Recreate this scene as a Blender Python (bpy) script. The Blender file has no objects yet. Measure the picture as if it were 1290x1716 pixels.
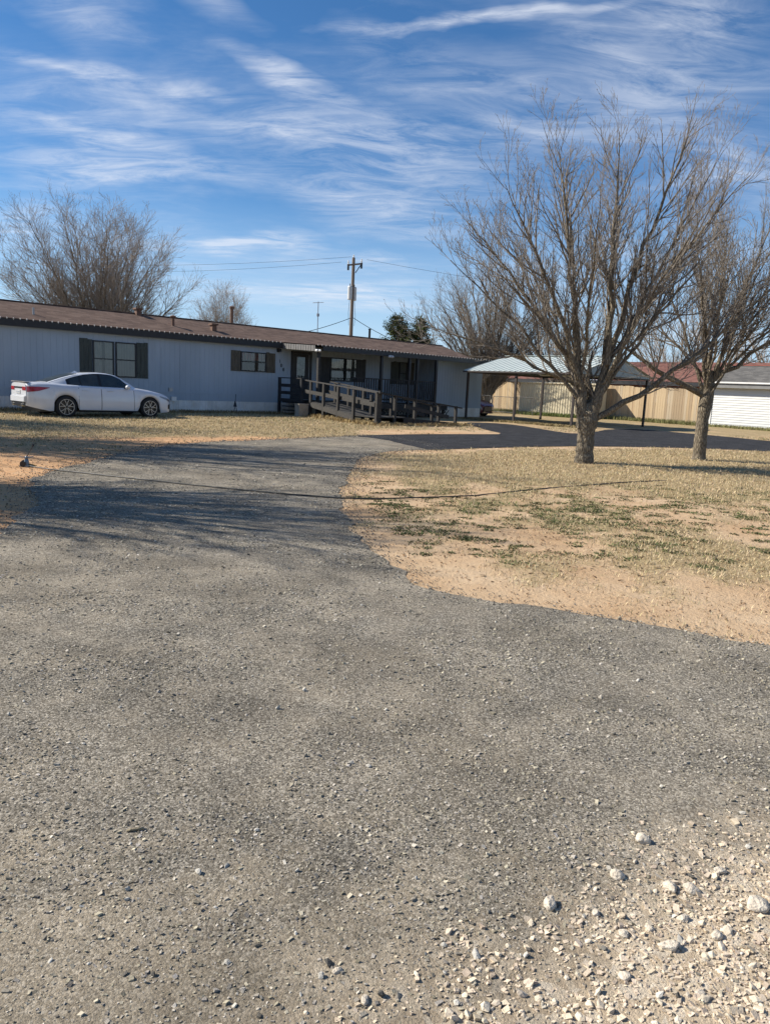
import bpy, bmesh, math, random
import numpy as np
from mathutils import Vector, Matrix

S = bpy.context.scene
COL = S.collection
R = math.radians

# ------------------------------------------------------------------ camera
cd = bpy.data.cameras.new('camera'); cam = bpy.data.objects.new('camera', cd); COL.objects.link(cam)
PITCH, ROLL, EYE = R(9.45), R(2.6), 1.3
fw = Vector((0, math.cos(PITCH), -math.sin(PITCH)))
u0 = Vector((0, math.sin(PITCH), math.cos(PITCH))); r0 = Vector((1, 0, 0))
up = u0 * math.cos(ROLL) - r0 * math.sin(ROLL); rt = r0 * math.cos(ROLL) + u0 * math.sin(ROLL)
mw = Matrix((( rt.x, up.x, -fw.x, 0), (rt.y, up.y, -fw.y, 0), (rt.z, up.z, -fw.z, EYE), (0, 0, 0, 1)))
cam.matrix_world = mw
cd.sensor_fit = 'VERTICAL'; cd.sensor_height = 24; cd.lens = 24 * 1250 / 1716
cd.clip_start = 0.05; cd.clip_end = 3000
S.camera = cam
S.cycles.max_bounces = 6; S.cycles.diffuse_bounces = 3; S.cycles.glossy_bounces = 3; S.cycles.transparent_max_bounces = 12; S.cycles.caustics_reflective = False; S.cycles.caustics_refractive = False

# ------------------------------------------------------------------ sky, sun, exposure
SUN_EL = R(38)
SUN_AZ = Vector((-0.996, 0.087, 0))           # horizontal direction towards the sun
W = bpy.data.worlds.new('World'); S.world = W; W.use_nodes = True
wt = W.node_tree; wt.nodes.clear()


def N(t, kind, **kw):
    n = t.nodes.new(kind)
    for k, v in kw.items():
        if k[0] == '_':
            n.inputs[k[1:].replace('__', ' ')].default_value = v
        elif k[0] == 'i' and k[1:].isdigit():
            n.inputs[int(k[1:])].default_value = v
        else:
            setattr(n, k, v)
    return n


def L(t, a, b):
    t.links.new(a, b)


def math_(t, op, a, b=None, c=None, clamp=False):
    n = t.nodes.new('ShaderNodeMath'); n.operation = op; n.use_clamp = clamp
    for i, v in enumerate((a, b, c)):
        if v is None: continue
        if isinstance(v, (int, float)): n.inputs[i].default_value = v
        else: t.links.new(v, n.inputs[i])
    return n.outputs[0]


def ramp(t, fac, stops):
    n = t.nodes.new('ShaderNodeValToRGB')
    el = n.color_ramp.elements
    while len(el) < len(stops): el.new(0.5)
    for e, (p, c) in zip(el, stops):
        e.position = p
        e.color = (c, c, c, 1) if isinstance(c, (int, float)) else (*c, 1)
    t.links.new(fac, n.inputs[0])
    return n.outputs[0]


STREAKS = [
    (-0.098, 1.624, 0.382, 1.52, 0.022, 0.5, 1.0),
    (-0.708, 1.606, -0.572, 1.707, 0.078, 0.0, 0.5),
    (-0.865, 1.725, -0.592, 1.914, 0.036, 0.4, 0.6),
    (-0.612, 1.888, -0.36, 1.97, 0.035, 0.0, 0.4),
    (-0.373, 1.748, -0.158, 1.907, 0.041, 0.3, 0.85),
    (-0.95, 2.05, -0.598, 2.196, 0.064, 0.6, 0.8),
    (-1.123, 2.219, -0.509, 2.322, 0.089, 0.5, 0.75),
    (-1.183, 2.367, -0.657, 2.349, 0.056, 0.0, 0.5),
    (-1.325, 2.603, -1.229, 2.696, 0.177, 0.0, 0.6),
    (-0.505, 2.05, -0.178, 2.1, 0.026, 0.0, 0.35),
    (-0.419, 2.214, 0.367, 2.321, 0.234, 0.2, 0.62),
    (-0.293, 2.02, 0.204, 2.136, 0.133, 0.0, 0.38),
    (-0.246, 2.521, 0.222, 2.8, 0.173, 0.3, 0.5),
    (-0.723, 3.014, -0.478, 2.899, 0.076, 0.3, 1.0),
    (-0.474, 2.874, -0.303, 2.925, 0.115, 0.0, 0.6),
    (-0.152, 3.072, 0.014, 3.094, 0.089, 0.0, 0.7),
    (-0.051, 1.708, 0.323, 1.935, 0.112, 0.0, 0.36),
    (0.287, 1.899, 0.759, 1.688, 0.256, 0.0, 0.42),
    (0.281, 1.563, 0.48, 1.714, 0.032, 0.0, 0.4),
    (0.763, 2.126, 1.002, 2.122, 0.122, 0.0, 0.6),
    (0.447, 1.616, 0.682, 1.542, 0.108, 0.0, 0.4),
    (-0.613, 3.576, 0.113, 3.73, 0.215, 0.0, 0.75),
    (-0.987, 1.959, -0.839, 2.023, 0.04, 0.0, 0.3),
    (-0.439, 1.57, -0.315, 1.64, 0.047, 0.0, 0.4),
    (0.222, 2.036, 0.494, 2.027, 0.102, 0.0, 0.3),
    (-0.145, 1.615, -0.05, 1.667, 0.051, 0.0, 0.3),
    (0.5, 3.021, 1.426, 2.962, 0.302, 0.0, 0.3)]


def build_world():
    t = wt
    sky = N(t, 'ShaderNodeTexSky', sky_type='NISHITA', sun_disc=False)
    sky.sun_elevation = SUN_EL
    sky.sun_rotation = math.atan2(SUN_AZ.x, SUN_AZ.y)
    sky.altitude = 900; sky.air_density = 1.0; sky.dust_density = 0.0; sky.ozone_density = 4.5
    tc = N(t, 'ShaderNodeTexCoord')
    sep = N(t, 'ShaderNodeSeparateXYZ'); L(t, tc.outputs['Generated'], sep.inputs[0])
    zz = math_(t, 'ADD', math_(t, 'MAXIMUM', sep.outputs[2], 0.0), 0.16)
    px = math_(t, 'DIVIDE', sep.outputs[0], zz); py = math_(t, 'DIVIDE', sep.outputs[1], zz)
    cmb = N(t, 'ShaderNodeCombineXYZ'); L(t, px, cmb.inputs[0]); L(t, py, cmb.inputs[1])
    P = cmb.outputs[0]
    # gentle warp of the cloud sheet
    wn = N(t, 'ShaderNodeTexNoise', _Scale=0.8, _Detail=3.0); L(t, P, wn.inputs['Vector'])
    wv = N(t, 'ShaderNodeVectorMath', operation='MULTIPLY_ADD'); L(t, wn.outputs['Color'], wv.inputs[0])
    wv.inputs[1].default_value = (0.30, 0.42, 0); L(t, P, wv.inputs[2])

    def fibres(ang, sx, sy, scale, dist, src, seed, det=8.0, rough=0.6):
        mp = N(t, 'ShaderNodeMapping'); L(t, src, mp.inputs[0])
        mp.inputs['Rotation'].default_value = (0, 0, R(ang)); mp.inputs['Scale'].default_value = (sx, sy, 1)
        mp.inputs['Location'].default_value = (seed, seed * .7, seed * .3)
        n = N(t, 'ShaderNodeTexNoise', _Scale=scale, _Detail=det, _Roughness=rough, _Distortion=dist)
        L(t, mp.outputs[0], n.inputs['Vector'])
        return n.outputs['Fac']
    veil = fibres(-14, 0.7, 1.3, 1.3, 0.3, wv.outputs[0], 1.4, 7.0)
    blot = fibres(-35, 0.7, 1.5, 1.9, 0.5, wv.outputs[0], 12.3, 6.0)
    fine = fibres(-44, 0.9, 3.0, 4.4, 0.6, wv.outputs[0], 5.5, 7.0, 0.68)
    gr = ramp(t, fine, [(0.36, 0.0), (0.64, 1.0)])
    base = math_(t, 'MULTIPLY', ramp(t, veil, [(0.42, 0.0), (0.72, 1.0)]), ramp(t, blot, [(0.38, 0.1), (0.66, 1.0)]))
    dens = math_(t, 'MULTIPLY', base, math_(t, 'MULTIPLY_ADD', gr, 0.75, 0.30))
    # cirrus streaks: each lies at its own place on the cloud sheet (start, end, half width, bend, weight)
    en = N(t, 'ShaderNodeTexNoise', _Scale=2.6, _Detail=4.0, _Roughness=0.6); L(t, P, en.inputs['Vector'])
    pd = N(t, 'ShaderNodeVectorMath', operation='MULTIPLY_ADD'); L(t, en.outputs['Color'], pd.inputs[0]); pd.inputs[1].default_value = (.22, .26, 0)
    L(t, P, pd.inputs[2])
    acc = None
    for (ax, ay, bx, by, hw, bend, wgt) in STREAKS:
        ln = math.hypot(bx - ax, by - ay); an = math.atan2(by - ay, bx - ax); cx, cy = (ax + bx) / 2 + .11, (ay + by) / 2 + .13
        mp = N(t, 'ShaderNodeMapping', vector_type='TEXTURE'); L(t, pd.outputs[0], mp.inputs[0])
        mp.inputs['Location'].default_value = (cx, cy, 0); mp.inputs['Rotation'].default_value = (0, 0, an); mp.inputs['Scale'].default_value = (ln * .78, hw * 1.5, 1)
        g = N(t, 'ShaderNodeTexGradient', gradient_type='SPHERICAL'); L(t, mp.outputs[0], g.inputs[0])
        acc = math_(t, 'MULTIPLY', g.outputs[1], wgt * 1.15) if acc is None else math_(t, 'MULTIPLY_ADD', g.outputs[1], wgt * 1.15, acc)
    dens = math_(t, 'MULTIPLY_ADD', acc, math_(t, 'MULTIPLY_ADD', gr, 0.95, 0.12), dens)
    dens = math_(t, 'MINIMUM', dens, 1.0)
    fade = ramp(t, sep.outputs[2], [(0.0, 0.55), (0.10, 0.9), (0.5, 0.9)])
    dens = math_(t, 'MULTIPLY', math_(t, 'MULTIPLY', dens, fade), 0.72)
    mix = N(t, 'ShaderNodeMixRGB'); L(t, dens, mix.inputs[0]); hs = N(t, 'ShaderNodeHueSaturation', _Saturation=1.18, _Value=1.05); L(t, sky.outputs[0], hs.inputs['Color'])
    hz = N(t, 'ShaderNodeMixRGB'); L(t, ramp(t, sep.outputs[2], [(0.0, 0.85), (0.07, 0.55), (0.22, 0.0)]), hz.inputs[0]); L(t, hs.outputs[0], hz.inputs[1]); hz.inputs[2].default_value = (4.6, 6.3, 8.4, 1)
    L(t, hz.outputs[0], mix.inputs[1])
    mix.inputs[2].default_value = (7.0, 7.4, 8.2, 1)
    bg = N(t, 'ShaderNodeBackground', _Strength=0.082); L(t, mix.outputs[0], bg.inputs[0])
    out = N(t, 'ShaderNodeOutputWorld'); L(t, bg.outputs[0], out.inputs[0])


build_world()
W.cycles.sampling_method = 'MANUAL'; W.cycles.sample_map_resolution = 512
sl = bpy.data.lights.new('sun', 'SUN'); so = bpy.data.objects.new('sun', sl); COL.objects.link(so)
sl.energy = 5.0; sl.angle = R(0.53); sl.color = (1.0, 0.93, 0.82)
sd = Vector((SUN_AZ.x * math.cos(SUN_EL), SUN_AZ.y * math.cos(SUN_EL), math.sin(SUN_EL)))
so.rotation_euler = sd.to_track_quat('Z', 'Y').to_euler(); so.location = sd * 60
vs = S.view_settings
S.display_settings.display_device = 'sRGB'
vs.view_transform = 'Standard'; vs.look = 'None'; vs.exposure = 0.56; vs.gamma = 1.0; vs.use_curve_mapping = False

# ------------------------------------------------------------------ helpers
MATS = {}


def principled(name):
    m = bpy.data.materials.new(name); m.use_nodes = True
    t = m.node_tree
    return m, t, t.nodes['Principled BSDF']


def mat(name, c1, c2=None, scale=8.0, rough=0.7, bump=0.0, bscale=None, metal=0.0, stretch=(1, 1, 1), coat=0.0, spec=0.5, detail=5.0, contrast=(0.3, 0.7)):
    """two-tone noise colour on object coordinates, with noise relief"""
    if name in MATS: return MATS[name]
    m, t, p = principled(name)
    p.inputs['Roughness'].default_value = rough; p.inputs['Metallic'].default_value = metal
    p.inputs['Coat Weight'].default_value = coat; p.inputs['Specular IOR Level'].default_value = spec
    c2 = c2 or tuple(x * 0.82 for x in c1)
    tc = N(t, 'ShaderNodeTexCoord'); mp = N(t, 'ShaderNodeMapping'); mp.inputs['Scale'].default_value = stretch
    L(t, tc.outputs['Object'], mp.inputs[0])
    n = N(t, 'ShaderNodeTexNoise', _Scale=scale, _Detail=detail, _Roughness=0.6); L(t, mp.outputs[0], n.inputs['Vector'])
    col = ramp(t, n.outputs['Fac'], [(contrast[0], c2), (contrast[1], c1)])
    L(t, col, p.inputs['Base Color'])
    if bump:
        n2 = N(t, 'ShaderNodeTexNoise', _Scale=bscale or scale * 4, _Detail=6.0); L(t, mp.outputs[0], n2.inputs['Vector'])
        b = N(t, 'ShaderNodeBump', _Strength=bump, _Distance=0.02); L(t, n2.outputs['Fac'], b.inputs['Height'])
        L(t, b.outputs[0], p.inputs['Normal'])
    MATS[name] = m
    return m


def vcmat(name, rough=0.9, noise=0.25, nscale=120.0, bump=0.0, spec=0.15):
    """colour from the per-piece attribute 'tint' with fine grain on it"""
    if name in MATS: return MATS[name]
    m, t, p = principled(name)
    p.inputs['Roughness'].default_value = rough; p.inputs['Specular IOR Level'].default_value = spec
    at = N(t, 'ShaderNodeAttribute', attribute_name='tint')
    tc = N(t, 'ShaderNodeTexCoord')
    n = N(t, 'ShaderNodeTexNoise', _Scale=nscale, _Detail=3.0); L(t, tc.outputs['Object'], n.inputs['Vector'])
    k = math_(t, 'MULTIPLY_ADD', n.outputs['Fac'], noise * 2, 1 - noise)
    v = N(t, 'ShaderNodeVectorMath', operation='SCALE'); L(t, at.outputs['Color'], v.inputs[0]); L(t, k, v.inputs['Scale'])
    L(t, v.outputs[0], p.inputs['Base Color'])
    if bump:
        b = N(t, 'ShaderNodeBump', _Strength=bump, _Distance=0.01); L(t, n.outputs['Fac'], b.inputs['Height']); L(t, b.outputs[0], p.inputs['Normal'])
    MATS[name] = m
    return m


def link(o, parent=None):
    COL.objects.link(o)
    if parent is not None: o.parent = parent
    return o


def tag(o, label=None, cat=None, group=None, kind=None):
    if label: o['label'] = label
    if cat: o['category'] = cat
    if group: o['group'] = group
    if kind: o['kind'] = kind
    return o


def empty(name, loc=(0, 0, 0), rz=0.0, **kw):
    o = bpy.data.objects.new(name, None); o.location = loc; o.rotation_euler = (0, 0, rz)
    o.empty_display_size = 0.2
    return tag(link(o), **kw)


def me_obj(name, verts, faces, m, parent=None, smooth=False, mats=None, fmat=None):
    me = bpy.data.meshes.new(name)
    me.from_pydata([tuple(v) for v in verts], [], [tuple(f) for f in faces])
    for q in (mats or [m]): me.materials.append(q)
    if fmat is not None: me.polygons.foreach_set('material_index', fmat)
    if smooth: me.polygons.foreach_set('use_smooth', [True] * len(me.polygons))
    me.update()
    return link(bpy.data.objects.new(name, me), parent)


def np_obj(name, V, T, m, parent=None, tint=None, smooth=False):
    """big triangle mesh from numpy arrays; tint is a colour per vertex"""
    me = bpy.data.meshes.new(name)
    nv, nt = len(V), len(T)
    k = T.shape[1]
    me.vertices.add(nv); me.vertices.foreach_set('co', np.ascontiguousarray(V, dtype=np.float32).ravel())
    me.loops.add(nt * k); me.loops.foreach_set('vertex_index', np.ascontiguousarray(T, dtype=np.int32).ravel())
    me.polygons.add(nt); me.polygons.foreach_set('loop_start', np.arange(0, nt * k, k, dtype=np.int32))
    me.polygons.foreach_set('loop_total', np.full(nt, k, dtype=np.int32))
    me.polygons.foreach_set('use_smooth', np.full(nt, smooth, dtype=bool))
    me.update(calc_edges=True)
    if tint is not None:
        a = me.attributes.new('tint', 'FLOAT_COLOR', 'POINT')
        c = np.ones((nv, 4), np.float32); c[:, :tint.shape[1]] = tint
        a.data.foreach_set('color', c.ravel())
    me.materials.append(m)
    return link(bpy.data.objects.new(name, me), parent)


class MB:
    """collects shapes, then links them as one mesh"""
    def __init__(s): s.v = []; s.f = []
    def add(s, vs, fs):
        o = len(s.v); s.v += [tuple(p) for p in vs]; s.f += [tuple(i + o for i in f) for f in fs]; return s
    def box(s, x0, x1, y0, y1, z0, z1):
        return s.add([(x0, y0, z0), (x1, y0, z0), (x1, y1, z0), (x0, y1, z0), (x0, y0, z1), (x1, y0, z1), (x1, y1, z1), (x0, y1, z1)],
                     [(0, 3, 2, 1), (4, 5, 6, 7), (0, 1, 5, 4), (1, 2, 6, 5), (2, 3, 7, 6), (3, 0, 4, 7)])
    def beam(s, a, b, w, h, upv=(0, 0, 1)):
        a, b = Vector(a), Vector(b); d = (b - a).normalized(); u = Vector(upv)
        if abs(d.dot(u)) > 0.98: u = Vector((0, 1, 0))
        x = d.cross(u).normalized() * w / 2; y = x.cross(d).normalized() * h / 2
        vs = [a - x - y, a + x - y, a + x + y, a - x + y, b - x - y, b + x - y, b + x + y, b - x + y]
        return s.add(vs, [(0, 1, 2, 3), (7, 6, 5, 4), (0, 4, 5, 1), (1, 5, 6, 2), (2, 6, 7, 3), (3, 7, 4, 0)])
    def tube(s, pts, rad, n=8, cap=True):
        pts = [Vector(p) for p in pts]
        if isinstance(rad, (int, float)): rad = [rad] * len(pts)
        vs = []; fs = []
        for i, p in enumerate(pts):
            d = (pts[min(i + 1, len(pts) - 1)] - pts[max(i - 1, 0)]).normalized()
            u = Vector((0, 0, 1)) if abs(d.z) < 0.9 else Vector((1, 0, 0))
            x = d.cross(u).normalized(); y = d.cross(x)
            vs += [p + (x * math.cos(2 * math.pi * k / n) + y * math.sin(2 * math.pi * k / n)) * rad[i] for k in range(n)]
        for i in range(len(pts) - 1):
            for k in range(n):
                k2 = (k + 1) % n
                fs.append((i * n + k, i * n + k2, (i + 1) * n + k2, (i + 1) * n + k))
        if cap:
            fs.append(tuple(range(n - 1, -1, -1))); fs.append(tuple(range((len(pts) - 1) * n, len(pts) * n)))
        return s.add(vs, fs)
    def lathe(s, prof, n=24, axis='z', c=(0, 0, 0)):
        vs = []; fs = []
        for (r, h) in prof:
            for k in range(n):
                a = 2 * math.pi * k / n
                p = (r * math.cos(a), r * math.sin(a), h) if axis == 'z' else (r * math.cos(a), h, r * math.sin(a))
                vs.append((p[0] + c[0], p[1] + c[1], p[2] + c[2]))
        for i in range(len(prof) - 1):
            for k in range(n):
                k2 = (k + 1) % n
                fs.append((i * n + k, i * n + k2, (i + 1) * n + k2, (i + 1) * n + k))
        return s.add(vs, fs)
    def build(s, name, m, parent=None, smooth=False):
        return me_obj(name, s.v, s.f, m, parent, smooth)


def box(name, m, parent, *b): return MB().box(*b).build(name, m, parent)


def copy_tree(o, parent=None):
    c = o.copy(); COL.objects.link(c); c.parent = parent
    for ch in list(o.children): copy_tree(ch, c)
    return c


rng = np.random.default_rng(7)
random.seed(11)


def vnoise(x, y, seed=0):
    """smooth value noise for the layout of grass and dirt"""
    xi = np.floor(x).astype(np.int64); yi = np.floor(y).astype(np.int64); xf = x - xi; yf = y - yi

    def h(a, b):
        n = (a * 374761393 + b * 668265263 + seed * 974711) & 0xFFFFFFFF
        n = ((n ^ (n >> 13)) * 1274126177) & 0xFFFFFFFF
        return ((n ^ (n >> 16)) & 0xFFFF) / 65535.0
    u = xf * xf * (3 - 2 * xf); v = yf * yf * (3 - 2 * yf)
    return (h(xi, yi) * (1 - u) + h(xi + 1, yi) * u) * (1 - v) + (h(xi, yi + 1) * (1 - u) + h(xi + 1, yi + 1) * u) * v


def fbm(x, y, seed=0, o=4):
    r = 0; a = 0.5; s = 0
    for i in range(o):
        r = r + a * vnoise(x * 2 ** i + 17 * i, y * 2 ** i - 9 * i, seed + i); s += a; a *= 0.55
    return r / s


# ------------------------------------------------------------------ ground plan (metres; camera stands at 0,0 looking along +y)
DRIVE_L = [(-2.98, 5.66), (-3.26, 6.52), (-3.47, 7.32), (-3.89, 8.05), (-4.19, 8.71), (-4.51, 9.86), (-4.48, 10.73), (-4.49, 12.17), (-4.4, 13.41), (-4.34, 14.28), (-3.96, 15.47), (-3.08, 16.76), (-2.16, 17.98), (-1.03, 19.69)]
DRIVE_R = [(0.91, 16.19), (0.53, 16.2), (-0.12, 15.19), (-0.54, 13.68), (-0.6, 11.9), (-0.56, 10.7), (-0.56, 9.14), (-0.53, 8.19), (-0.4, 7.34), (-0.23, 6.41), (-0.01, 5.54), (0.21, 4.96), (0.39, 4.73), (0.68, 4.56), (0.97, 4.47), (1.31, 4.35), (1.62, 4.21), (1.9, 4.06), (2.13, 3.9), (2.5, 3.65), (3.2, 3.2), (5, 2.6), (9, 2.2)]
DRIVE = [(-9, 4.0), (-5, 4.7), (-3.6, 5.2)] + DRIVE_L + [(-0.18, 20.6), (1.2, 17.4)] + DRIVE_R + [(9, -4), (-9, -4)]
ASPH = [(-1.03, 19.69), (-0.18, 20.81), (0.85, 21.85), (2.76, 23.25), (3.74, 23.98), (3.4, 26.09), (3.24, 28.38), (3.1, 30.5), (3.3, 31.9), (4.0, 32.3), (4.75, 32.3), (5.33, 31.4), (5.78, 29.27), (6.15, 26.9), (6.52, 26.37), (7.4, 27.6), (9.16, 31.4), (11.0, 33.2), (12.21, 31.0), (13.25, 29.5), (13.82, 27.2), (17, 24.5), (26, 22), (26, 17), (15, 20.6), (10.82, 21.22), (8.96, 21.22), (6.72, 20.57), (4.87, 19.69), (3.76, 18.85), (1.78, 17.17), (0.91, 16.19), (0.6, 17.0), (-0.2, 19.2)]


def wiggle(poly, step=0.10, amp=0.08, seed=3):
    out = []
    n = len(poly)
    for i in range(n):
        a = np.array(poly[i]); b = np.array(poly[(i + 1) % n]); l = np.hypot(*(b - a)); k = max(1, int(l / step))
        nrm = np.array([-(b - a)[1], (b - a)[0]]) / max(l, 1e-6)
        for j in range(k):
            p = a + (b - a) * j / k
            d = (fbm(np.array([p[0] * 2.1 + 40]), np.array([p[1] * 2.1 + 40]), seed)[0] - .5) * amp * 3 + (random.random() - .5) * amp * 0.7
            out.append(tuple(p + nrm * d))
    return out


def smooth_poly(poly):
    out = []
    for i in range(len(poly)):
        a = np.array(poly[i]); b = np.array(poly[(i + 1) % len(poly)])
        out.append(tuple(a * .75 + b * .25)); out.append(tuple(a * .25 + b * .75))
    return out


DRIVE_W = wiggle(smooth_poly(DRIVE)); ASPH_W = wiggle(smooth_poly(ASPH), 0.2, 0.03, 5)


def poly_sd(P, poly):
    """signed distance of points to a polygon, positive inside"""
    A = np.array(poly); B = np.roll(A, -1, 0)
    inside = np.zeros(len(P), bool); dmin = np.full(len(P), 1e9)
    for a, b in zip(A, B):
        ab = b - a; t = np.clip(((P - a) @ ab) / max(ab @ ab, 1e-9), 0, 1)
        d = np.hypot(*(P - a - t[:, None] * ab).T); dmin = np.minimum(dmin, d)
        c = ((a[1] > P[:, 1]) != (b[1] > P[:, 1]))
        with np.errstate(divide='ignore', invalid='ignore'):
            xi = (b[0] - a[0]) * (P[:, 1] - a[1]) / (b[1] - a[1] + 1e-12) + a[0]
        inside ^= c & (P[:, 0] < xi)
    return np.where(inside, dmin, -dmin)


DRIVE_S = smooth_poly(DRIVE); ASPH_S = smooth_poly(ASPH)
SHED_T = None


def cover(P):
    """how much dead grass stands on the soil (0..1), how much of it is green weed, and the distance to hard standing"""
    x, y = P[:, 0], P[:, 1]
    sd = np.maximum(poly_sd(P, DRIVE_S), poly_sd(P, ASPH_S))
    n1 = fbm(x * .45, y * .30, 21); n2 = fbm(x * 1.6, y * .9, 5); n3 = fbm(x * 3.1, y * 2.0, 9)
    edge = np.clip((-sd - 0.25) / 1.3, 0, 1)
    g = edge * 0.55 + (n1 - .5) * 1.5 + (n2 - .5) * 0.9 + 0.12
    # lawn on the right: thick by the trees, thin and weedy below them, straw again by the drive
    right = (x > -0.7) & (y < 22)
    far = np.clip((y - 9.0 - 0.12 * x) / 3.0, 0, 1)
    near = np.clip((7.6 + 0.1 * x - y) / 1.6, 0, 1) * np.clip((x - 0.6) / 1.5, 0, 1)
    g = np.where(right, (edge * .5) * (0.38 + 0.85 * far + 0.72 * near) + (n2 - .5) * 1.2 + (n3 - .5) * 1.1 + 0.24 * far + 0.12 * edge + .08, g)
    # left: bare red soil beside the drive, grass in front of the home
    left = (x < -0.9) & (y > 4)
    dh = np.clip((y - 15.4 - 0.5 * (x + 5)) / 2.2, 0, 1)
    g = np.where(left, 0.85 * dh + (n2 - .5) * 0.6 + (n1 - .5) * 0.7 + 0.12 * edge, g)
    bare = ((x - 1.9) / 3.0) ** 2 + ((y - 22.2) / 2.4) ** 2            # sandy patch between home and asphalt
    g = np.where((bare < 1.2) & (y > 19), g * np.clip(bare - .25, 0, 1), g)
    g = np.where(y > 27, np.maximum(g, 0.45), g)
    g = np.clip(g, 0, 1)
    w = np.clip((n3 * .55 + n2 * .45 - .46) * 7, 0, 1)
    band = np.where(right, np.clip(1 - np.abs(y - 8.6 - 0.05 * x) / 3.0, 0, 1), 0.25)
    w = w * band
    w = np.where(y > 26, np.maximum(w, 0.55 * n2), w)
    return g, w, sd


GX0, GY0, GS = -22.0, 3.5, 0.07
_gx = np.arange(GX0, 24, GS); _gy = np.arange(GY0, 31, GS); _GX, _GY = np.meshgrid(_gx, _gy)
GRID = [q.reshape(_GX.shape) for q in cover(np.stack([_GX.ravel(), _GY.ravel()], 1))]


def cover_at(P):
    """the same, looked up on a fine grid"""
    i = np.clip(np.rint((P[:, 1] - GY0) / GS).astype(int), 0, len(_gy) - 1); j = np.clip(np.rint((P[:, 0] - GX0) / GS).astype(int), 0, len(_gx) - 1)
    return GRID[0][i, j], GRID[1][i, j], GRID[2][i, j]


# ------------------------------------------------------------------ ground materials
def ground_material():
    m, t, p = principled('soil_and_thatch')
    p.inputs['Roughness'].default_value = 0.95; p.inputs['Specular IOR Level'].default_value = 0.15
    tc = N(t, 'ShaderNodeTexCoord'); at = N(t, 'ShaderNodeAttribute', attribute_name='tint')
    sp = N(t, 'ShaderNodeSeparateColor'); L(t, at.outputs['Color'], sp.inputs[0])
    n1 = N(t, 'ShaderNodeTexNoise', _Scale=1.1, _Detail=6.0, _Roughness=0.6); L(t, tc.outputs['Object'], n1.inputs['Vector'])
    n2 = N(t, 'ShaderNodeTexNoise', _Scale=38.0, _Detail=5.0, _Roughness=0.7); L(t, tc.outputs['Object'], n2.inputs['Vector'])
    n3 = N(t, 'ShaderNodeTexNoise', _Scale=7.0, _Detail=6.0, _Roughness=0.65); L(t, tc.outputs['Object'], n3.inputs['Vector'])
    soil = ramp(t, n1.outputs['Fac'], [(0.30, (0.42, 0.285, 0.165)), (0.52, (0.50, 0.37, 0.235)), (0.72, (0.57, 0.45, 0.305))])
    rs = N(t, 'ShaderNodeMixRGB'); L(t, math_(t, 'MULTIPLY', sp.outputs[2], ramp(t, n3.outputs['Fac'], [(0.3, 0.4), (0.65, 1.0)])), rs.inputs[0]); L(t, soil, rs.inputs[1]); rs.inputs[2].default_value = (0.54, 0.305, 0.15, 1); soil = rs.outputs[0]
    thatch = ramp(t, n2.outputs['Fac'], [(0.30, (0.16, 0.115, 0.06)), (0.50, (0.36, 0.27, 0.145)), (0.70, (0.54, 0.43, 0.26))])
    weed = ramp(t, n2.outputs['Fac'], [(0.3, (0.045, 0.055, 0.022)), (0.7, (0.15, 0.16, 0.07))])
    g = math_(t, 'ADD', sp.outputs[0], math_(t, 'MULTIPLY_ADD', n3.outputs['Fac'], 0.9, -0.45))
    g = ramp(t, g, [(0.30, 0.0), (0.62, 1.0)])
    mx = N(t, 'ShaderNodeMixRGB'); L(t, g, mx.inputs[0]); L(t, soil, mx.inputs[1]); L(t, thatch, mx.inputs[2])
    w = math_(t, 'MULTIPLY', sp.outputs[1], ramp(t, n3.outputs['Fac'], [(0.45, 0.0), (0.60, 0.75)]))
    mx2 = N(t, 'ShaderNodeMixRGB'); L(t, w, mx2.inputs[0]); L(t, mx.outputs[0], mx2.inputs[1]); L(t, weed, mx2.inputs[2])
    gr = N(t, 'ShaderNodeTexNoise', _Scale=160.0, _Detail=3.0); L(t, tc.outputs['Object'], gr.inputs['Vector'])
    k = math_(t, 'MULTIPLY_ADD', gr.outputs['Fac'], 0.7, 0.65)
    v = N(t, 'ShaderNodeVectorMath', operation='SCALE'); L(t, mx2.outputs[0], v.inputs[0]); L(t, k, v.inputs['Scale'])
    L(t, v.outputs[0], p.inputs['Base Color'])
    hh = math_(t, 'MULTIPLY_ADD', n2.outputs['Fac'], 0.8, math_(t, 'MULTIPLY', n3.outputs['Fac'], 1.2))
    b = N(t, 'ShaderNodeBump', _Strength=0.6, _Distance=0.035); L(t, hh, b.inputs['Height']); L(t, b.outputs[0], p.inputs['Normal'])
    return m


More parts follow.
